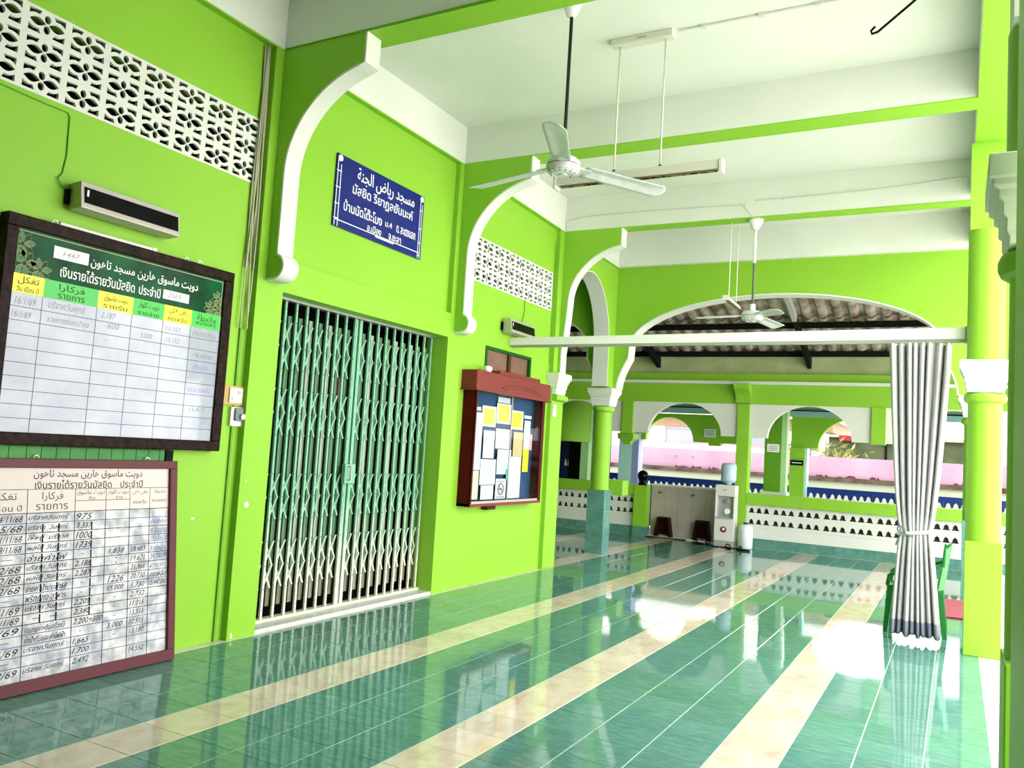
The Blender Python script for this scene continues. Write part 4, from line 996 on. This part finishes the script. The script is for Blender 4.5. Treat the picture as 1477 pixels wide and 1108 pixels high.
for i, (rc, mm, lb) in enumerate(papers):
    y0, y1, z0, z1 = rc; k_ = .991; y0 = max(y0*k_, ya+.05); y1 = y1*k_; xx = -4.575+.0009*i
    t = thing('paper', (xx, (y0+y1)/2, z0), lb, 'paper', 'papers pinned in the notice cabinet')
    base = PAPER if mm in ('cert', 'smoke') else mm
    box('sheet', base, (xx, xx+.0006, y0, y1, z0, z1), t)
    if mm == 'cert':
        w_ = y1-y0; h_ = z1-z0
        box('yellow_field', YELP, (xx+.0006, xx+.0008, y0+.12*w_, y1-.12*w_, z0+.12*h_, z1-.12*h_), t)
        rect_lines([(y0+w_*.3, z0+h_*q, y1-w_*.3, z0+h_*q) for q in (.3, .42, .55, .66, .74)], .006, .0003, MXat(xx+.0008), TANP, t, 'text_lines')
        rect_lines([(y0+.1*w_, z0+.1*h_, y1-.1*w_, z0+.1*h_), (y0+.1*w_, z1-.1*h_, y1-.1*w_, z1-.1*h_), (y0+.1*w_, z0+.1*h_, y0+.1*w_, z1-.1*h_), (y1-.1*w_, z0+.1*h_, y1-.1*w_, z1-.1*h_)], .007, .0003, MXat(xx+.0008), TANP, t, 'border_line')
    elif mm == 'smoke':
        c_ = ((y0+y1)/2, z0+.11)
        MB().tube([(xx+.001, c_[0]+.062*math.cos(2*PI*q/24), c_[1]+.062*math.sin(2*PI*q/24)) for q in range(25)], .006, 5).tube([(xx+.001, c_[0]-.044, c_[1]+.044), (xx+.001, c_[0]+.044, c_[1]-.044)], .005, 5).build('red_ring', REDP, t)
        MB().box(xx+.0006, xx+.0012, c_[0]-.045, c_[0]+.03, c_[1]-.006, c_[1]+.006).build('cigarette', INK, t)
        rect_lines([(y0+.04, z1-.03, y1-.04, z1-.03), (y0+.03, z0+.02, y1-.03, z0+.02)], .008, .0003, MXat(xx+.0006), INKG, t, 'text_lines')
    elif base in (PAPER, CREAMP) and (z1-z0) > .15 and i not in (15, 16):
        n = int((z1-z0)/.035)
        rect_lines([(y0+(y1-y0)*.18, z1-.035-.033*q, y1-(y1-y0)*random.uniform(.15, .4), z1-.035-.033*q) for q in range(n-1)], .005, .0002, MXat(xx+.0006), mat('faint_print', (.55, .57, .62, 1), .6), t, 'text_lines')

# ================================================================== CURTAIN RAIL, CURTAIN
rl = thing('curtain_rail', (-2.28, 8.40, 2.68), 'long white curtain rail box spanning from the left wall to the green column', 'curtain rail')
x0, x1 = -4.628, .052
def slant(za0, zb0, za1, zb1, y0, y1): return [(x0,y0,za0),(x1,y0,za1),(x1,y1,za1),(x0,y1,za0),(x0,y0,zb0),(x1,y0,zb1),(x1,y1,zb1),(x0,y1,zb0)]
MB().hexa(slant(2.700, 2.785, 2.728, 2.832, 8.36, 8.44)).build('box', GLOSSW, rl)
MB().hexa(slant(2.678, 2.700, 2.696, 2.728, 8.372, 8.43)).build('track', mat('grey_track', (.30, .34, .26, 1), .5), rl)
MB().box(.045, .072, 8.35, 8.45, 2.69, 2.84).build('end_bracket', STEEL, rl)
cu = thing('curtain', (-.30, 8.30, .07), 'silver-grey pleated curtain tied in the middle, hanging from the rail beside the column', 'curtain')
NP, NZ = 150, 60
b = MB(); prof = []
YC = 8.37
def cw(z):
    if z > .97: t_ = (z-.97)/(2.68-.97); return .128+(.268-.128)*(t_**.62), -.318+.004*t_
    t_ = (.97-z)/.90; return .128+(.208-.128)*(t_**.75), -.318+.011*t_
random.seed(2); phs = [random.uniform(-.6, .6) for _ in range(40)]
for j in range(NZ+1):
    z = 2.682-(2.682-.048)*j/NZ
    hw, xc = cw(z); waist = max(0, 1-abs(z-.97)/.22)
    for i in range(NP+1):
        u = i/NP; ph = u*2*PI*8.5+.9*math.sin(u*11+z*.5)+.35*math.sin(u*31)+.3*math.sin(z*1.7+u*7)
        amp = (.066+.022*math.sin(u*23))*(1-.65*waist)
        y = YC+amp*math.sin(ph)+.035*math.cos(PI*(u-.5))*-1
        x = xc+hw*(2*u-1)+.006*math.cos(ph*1.0)
        zz = z+(0 if j < NZ else .012*math.sin(ph*.5+u*5))
        b.v.append((x, y, zz))
for j in range(NZ):
    for i in range(NP):
        a = j*(NP+1)+i; b.f.append((a, a+1, a+NP+2, a+NP+1)); b.m.append(0)
hemrows = 3
HB = MB(); 
o = b.build('pleated_cloth', FABRIC, cu, smooth=True)
o.data.materials.append(HEM)
for p in o.data.polygons:
    c_ = p.center.z
    if c_ < .145: p.material_index = 1
sm = o.modifiers.new('solid', 'SOLIDIFY'); sm.thickness = .003
tie = MB(); P = [(-.318+.143*math.cos(a), 8.35+.068*math.sin(a), .96+.02*math.cos(a)) for a in [2*PI*k/24 for k in range(25)]]
tie.tube(P, .016, 8); tie.build('tie_band', GLOSSW, cu, smooth=True)
MB().tube([(-.40, 8.28, .95), (-.42, 8.26, 1.0), (-.45, 8.25, 1.03), (-.46, 8.25, .98), (-.42, 8.26, .95), (-.37, 8.26, .935), (-.33, 8.26, .93)], .009, 6).tube([(-.42, 8.26, .96), (-.45, 8.25, .90), (-.47, 8.25, .84)], .008, 6).build('tie_cord', mat('dark_grey_cord', (.10, .14, .13, 1), .6), cu, smooth=True)
for k in range(14):
    x = -.545+.5*k/13
    MB().box(x-.004, x+.004, 8.38, 8.40, 2.672, 2.69).build('glider', SIGNW, cu)

# ================================================================== GREEN CHAIR, MAT
ch = thing('plastic_chair', (-.32, 8.85, 0), 'green plastic armchair partly hidden behind the grey curtain', 'chair')
def leg(x, y, tx, ty): MB().hexa([(x-.02,y-.02,0),(x+.02,y-.02,0),(x+.02,y+.02,0),(x-.02,y+.02,0),(tx-.028,ty-.028,.42),(tx+.028,ty-.028,.42),(tx+.028,ty+.028,.42),(tx-.028,ty+.028,.42)]).build('leg', PLGREEN, ch)
leg(-.565, 8.62, -.53, 8.66); leg(-.56, 9.08, -.53, 9.03); leg(-.07, 8.64, -.12, 8.68); leg(-.07, 9.06, -.12, 9.02)
b = MB(); SX_ = [(-.56, .425), (-.50, .44), (-.3, .425), (-.12, .42)]
for (xa, z0), (xb, z1) in zip(SX_[:-1], SX_[1:]): b.hexa([(xa,8.63,z0-.02),(xb,8.63,z1-.02),(xb,9.06,z1-.02),(xa,9.06,z0-.02),(xa,8.63,z0),(xb,8.63,z1),(xb,9.06,z1),(xa,9.06,z0)])
b.build('seat', PLGREEN, ch)
b = MB(); n = 10
for k in range(n):
    ya_, yb_ = 8.63+.43*k/n, 8.63+.43*(k+1)/n
    def cx(y): return -.085+.05*(1-((y-8.845)/.215)**2)
    def zt(y): return .80+.06*(1-((y-8.845)/.215)**2)
    if k in (2, 4, 6): yb_ = yb_-.012
    b.hexa([(cx(ya_)-.06,ya_,.43),(cx(ya_)-.045,ya_,.43),(cx(yb_)-.045,yb_,.43),(cx(yb_)-.06,yb_,.43),(cx(ya_),ya_,zt(ya_)),(cx(ya_)+.015,ya_,zt(ya_)),(cx(yb_)+.015,yb_,zt(yb_)),(cx(yb_),yb_,zt(yb_))])
b.build('backrest', PLGREEN, ch)
for y in (8.615, 9.075):
    MB().tube([(-.075, y, .83), (-.09, y, .66), (-.20, y, .62), (-.48, y, .56), (-.54, y, .52), (-.555, y, .43)], [.014, .018, .02, .02, .02, .018], 8).build('armrest', PLGREEN, ch, smooth=True)
rm = thing('striped_mat', (.06, 10.7, .003), 'red and pink diagonally striped mat on the tiles behind the curtain column', 'mat')
box('cloth', REDMAT, (-.14, .30, 9.93, 11.35, .002, .014), rm)
b = MB()
for k in range(14):
    ys = 9.95+.1*k
    b.hexa([(-.12,ys,.014),(.28,ys+.16,.014),(.28,ys+.19,.014),(-.12,ys+.03,.014),(-.12,ys,.016),(.28,ys+.16,.016),(.28,ys+.19,.016),(-.12,ys+.03,.016)])
b.build('stripes', PINKMAT, rm)

# ================================================================== FANS
def fan(x, y, ztop, zm, angs, r, label, rod_m, s=1.0):
    t = thing('ceiling_fan', (x, y, zm), label, 'fan', 'white ceiling fans on long rods')
    MB().lathe([(.075*s, ztop), (.07*s, ztop-.03), (.035*s, ztop-.11), (.022*s, ztop-.12)], x, y, 24).build('canopy', GLOSSW, t, smooth=True)
    MB().tube([(x, y, ztop-.1), (x, y, zm+.08)], .013, 10).build('rod', rod_m, t, smooth=True)
    if s > 1: MB().tube([(x, y, ztop-.1), (x, y, ztop-.52)], .019, 10).build('sleeve', GLOSSW, t, smooth=True)
    MB().lathe([(.03, zm+.15), (.035, zm+.14), (.035, zm+.07), (.03, zm+.065)], x, y, 16).build('coupling', GLOSSW, t)
    MB().lathe([(.05, zm+.075), (.105, zm+.06), (.125, zm+.035), (.125, zm+.012)], x, y, 32).build('upper_housing', FANW, t, auto=True)
    MB().lathe([(.118, zm+.012), (.118, zm+.006)], x, y, 32).build('seam', BLACK, t)
    q = MB().lathe([(.125, zm+.006), (.125, zm-.012), (.105, zm-.045), (.075, zm-.055), (.07, zm-.050), (.035, zm-.052), (.03, zm-.062), (.0, zm-.064)], x, y, 32).build('lower_housing', FANW, t, auto=True)
    b = MB()
    for k in range(14):
        a = 2*PI*k/14; ca, sa = math.cos(a), math.sin(a)
        b.tube([(x+.086*ca, y+.086*sa, zm-.0535), (x+.112*ca, y+.112*sa, zm-.036)], .0032, 4)
    b.build('vent_slots', BLACK, q)
    for a in angs:
        a = math.radians(a); ca, sa = math.cos(a), math.sin(a)
        def W(u, v, z): return (x+u*ca-v*sa, y+u*sa+v*ca, z)
        b = MB(); N = 14; M_ = 7; base = 0; V = []
        for i in range(N+1):
            u = .17+(r-.17)*i/N; t_ = i/N
            hw = .070+.012*t_
            if t_ > .9: hw *= math.sqrt(max(0, 1-((t_-.9)/.105)**2))
            for j in range(M_+1):
                v = (2*j/M_-1)*hw
                z = zm+.01-.24*v-.03*t_+.45*(v*v)/.07*-.25+ .010*math.exp(-(v/.018)**2)*(1 if .1 < t_ < .75 else 0)
                V.append(W(u, v, z))
        F = [(i*(M_+1)+j, i*(M_+1)+j+1, (i+1)*(M_+1)+j+1, (i+1)*(M_+1)+j) for i in range(N) for j in range(M_)]
        b.add(V, F); bo = b.build('blade', FANW, t, smooth=True)
        sm = bo.modifiers.new('solid', 'SOLIDIFY'); sm.thickness = .004
        c = MB(); c.hexa([W(.09,-.018,zm+.012),W(.22,-.03,zm+.0),W(.22,.03,zm-.006),W(.09,.018,zm+.006),W(.09,-.018,zm+.020),W(.22,-.03,zm+.020),W(.22,.03,zm+.008),W(.09,.018,zm+.014)])
        c.build('blade_bracket', FANW, bo)
    return t
fan(-2.56, 5.26, 4.82, 3.56, (171, 52, -69), .88, 'white ceiling fan on a long dark rod, nearest and largest', mat('dark_rod', (.03, .03, .025, 1), .4))
fan(-2.135, 9.67, 4.362, 3.20, (196, -52, 72), .66, 'smaller-looking white ceiling fan farther back, hung from a green beam', mat('grey_rod', (.12, .13, .10, 1), .4), 1.2)

# ================================================================== HANGING LIGHT FITTINGS
LF = mat('yellowed_white_metal', (.66, .65, .58, 1), .4)
t = thing('hanging_light', (-2.25, 5.93, 3.66), 'long white tube light fitting hung on two rods from the ceiling behind the near fan', 'light fitting')
b = MB(); b.hexa([(-2.93,5.90,3.665),(-1.585,5.90,3.665),(-1.585,5.975,3.665),(-2.93,5.975,3.665),(-2.93,5.905,3.735),(-1.585,5.905,3.735),(-1.585,5.955,3.735),(-2.93,5.955,3.735)])
b.build('housing', LF, t, bevel=.004)
for x in (-2.94, -1.575): MB().box(x-.012, x+.012, 5.89, 5.985, 3.64, 3.74).build('end_cap', LF, t, bevel=.003)
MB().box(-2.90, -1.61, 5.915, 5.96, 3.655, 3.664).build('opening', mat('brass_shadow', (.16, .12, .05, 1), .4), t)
random.seed(4); b = MB()
for k in range(26): x = random.uniform(-2.88, -1.62); b.box(x, x+random.uniform(.008, .04), 5.92+random.uniform(0, .02), 5.945, 3.652, 3.6549)
b.build('ballast_parts', BLACK, t)
for x in (-2.435, -2.055):
    MB().tube([(x, 5.93, 4.80), (x, 5.93, 3.735)], .0075, 8).build('rod', LF, t, smooth=True)
    MB().lathe([(.016, 3.735), (.012, 3.75)], x, 5.93, 10).build('grommet', BLACK, t)
q = MB().box(-2.50, -1.99, 5.88, 5.97, 4.765, 4.82).build('ceiling_box', LF, t, bevel=.005)
MB().box(-2.28, -2.20, 5.878, 5.88, 4.785, 4.797).build('badge', COOLERG, q)
t = thing('hanging_light', (-2.42, 9.95, 3.38), 'narrow white light fitting seen end-on, hung on two rods left of the far fan', 'light fitting')
b = MB(); b.hexa([(-2.45,9.55,3.395),(-2.39,9.55,3.395),(-2.39,10.2,3.395),(-2.45,10.2,3.395),(-2.435,9.55,3.435),(-2.405,9.55,3.435),(-2.405,10.2,3.435),(-2.435,10.2,3.435)])
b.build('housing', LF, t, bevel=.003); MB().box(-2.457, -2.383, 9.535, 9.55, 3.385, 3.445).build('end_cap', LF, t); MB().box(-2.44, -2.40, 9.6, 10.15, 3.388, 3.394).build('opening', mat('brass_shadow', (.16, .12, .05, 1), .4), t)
for y in (9.68, 10.05): MB().tube([(-2.42, y, 4.819), (-2.42, y, 3.44)], .006, 6).build('rod', LF, t)
# conduits on the ceiling and beams
CD = mat('white_conduit', (.62, .62, .58, 1), .5)
tag(MB().tube([(-1.96, 5.93, 4.812), (.08, 5.93, 4.812)], .010, 8).box(-1.35, -1.30, 5.91, 5.95, 4.795, 4.82).box(-.95, -.90, 5.91, 5.95, 4.795, 4.82).box(-1.78, -1.74, 5.91, 5.95, 4.795, 4.82).build('conduit', CD), 'white conduit across the ceiling from the near light fitting to the right', 'conduit')
tag(MB().tube([(-4.56, 9.562, 4.40), (-4.555, 9.562, 4.50), (-4.50, 9.562, 4.525), (-4.25, 9.562, 4.55), (-4.0, 9.562, 4.555), (-3.2, 9.562, 4.55), (-2.25, 9.562, 4.525)], .007, 6).tube([(-2.25, 9.562, 4.525), (-2.24, 9.562, 4.48), (-2.17, 9.562, 4.40), (-2.14, 9.58, 4.35)], .005, 6).box(-2.28, -2.24, 9.555, 9.57, 4.51, 4.54).build('conduit', CD, None, smooth=False), 'thin white cable line along the far beam from the left wall to the far fan', 'conduit')
tag(MB().tube([(-2.13, 9.562, 4.565), (-1.5, 9.562, 4.56), (-.6, 9.562, 4.575), (.03, 9.562, 4.615), (.055, 9.562, 4.60), (.055, 9.562, 4.50)], .007, 6).box(-1.82, -1.80, 9.555, 9.57, 4.545, 4.575).build('conduit', CD), 'thin white cable line along the far beam right of the far fan', 'conduit')
tag(MB().tube([(-4.55, 4.413, 4.428), (-3.2, 4.413, 4.43), (-2.4, 4.413, 4.44)], .005, 6).build('conduit', CABLEG), 'thin dark cable under the edge of the nearest beam', 'cable')
tag(MB().tube([(-.10, 5.20, 4.82), (-.14, 5.22, 4.40), (-.33, 5.36, 4.33), (-.48, 5.48, 4.30), (-.515, 5.50, 4.305), (-.525, 5.49, 4.32), (-.51, 5.47, 4.33)] if False else [(.06, 5.10, 4.48), (-.10, 5.20, 4.44), (-.30, 5.34, 4.36), (-.49, 5.48, 4.292), (-.525, 5.50, 4.295), (-.53, 5.49, 4.312), (-.505, 5.47, 4.325)], .008, 6).build('hook_wire', BLACK, None, smooth=True), 'bent black iron hook wire reaching out from the right edge beam', 'hook')
tag(MB().tube([(-4.618, 9.42, 4.2), (-4.618, 9.42, 2.6)], .005, 6).build('cable', CABLEG), 'thin green-painted cable running down beside the wall end', 'cable')
# scrapes in the paint
for i, (y, z, w_, h) in enumerate(((4.42, .965, .045, .05), (4.40, 1.14, .01, .03), (4.0, .88, .03, .02), (4.38, .03, .02, .05))):
    random.seed(20+i); n = 11
    pts = [((y+w_/2*math.cos(2*PI*k/n)*random.uniform(.6, 1.1)), (z+h/2*math.sin(2*PI*k/n)*random.uniform(.6, 1.1))) for k in range(n)]
    plate_on('paint_scrape', SIGNW, [pts], .001, 'X', -4.5695 if y > 4.34 else -4.6295, wall_left)
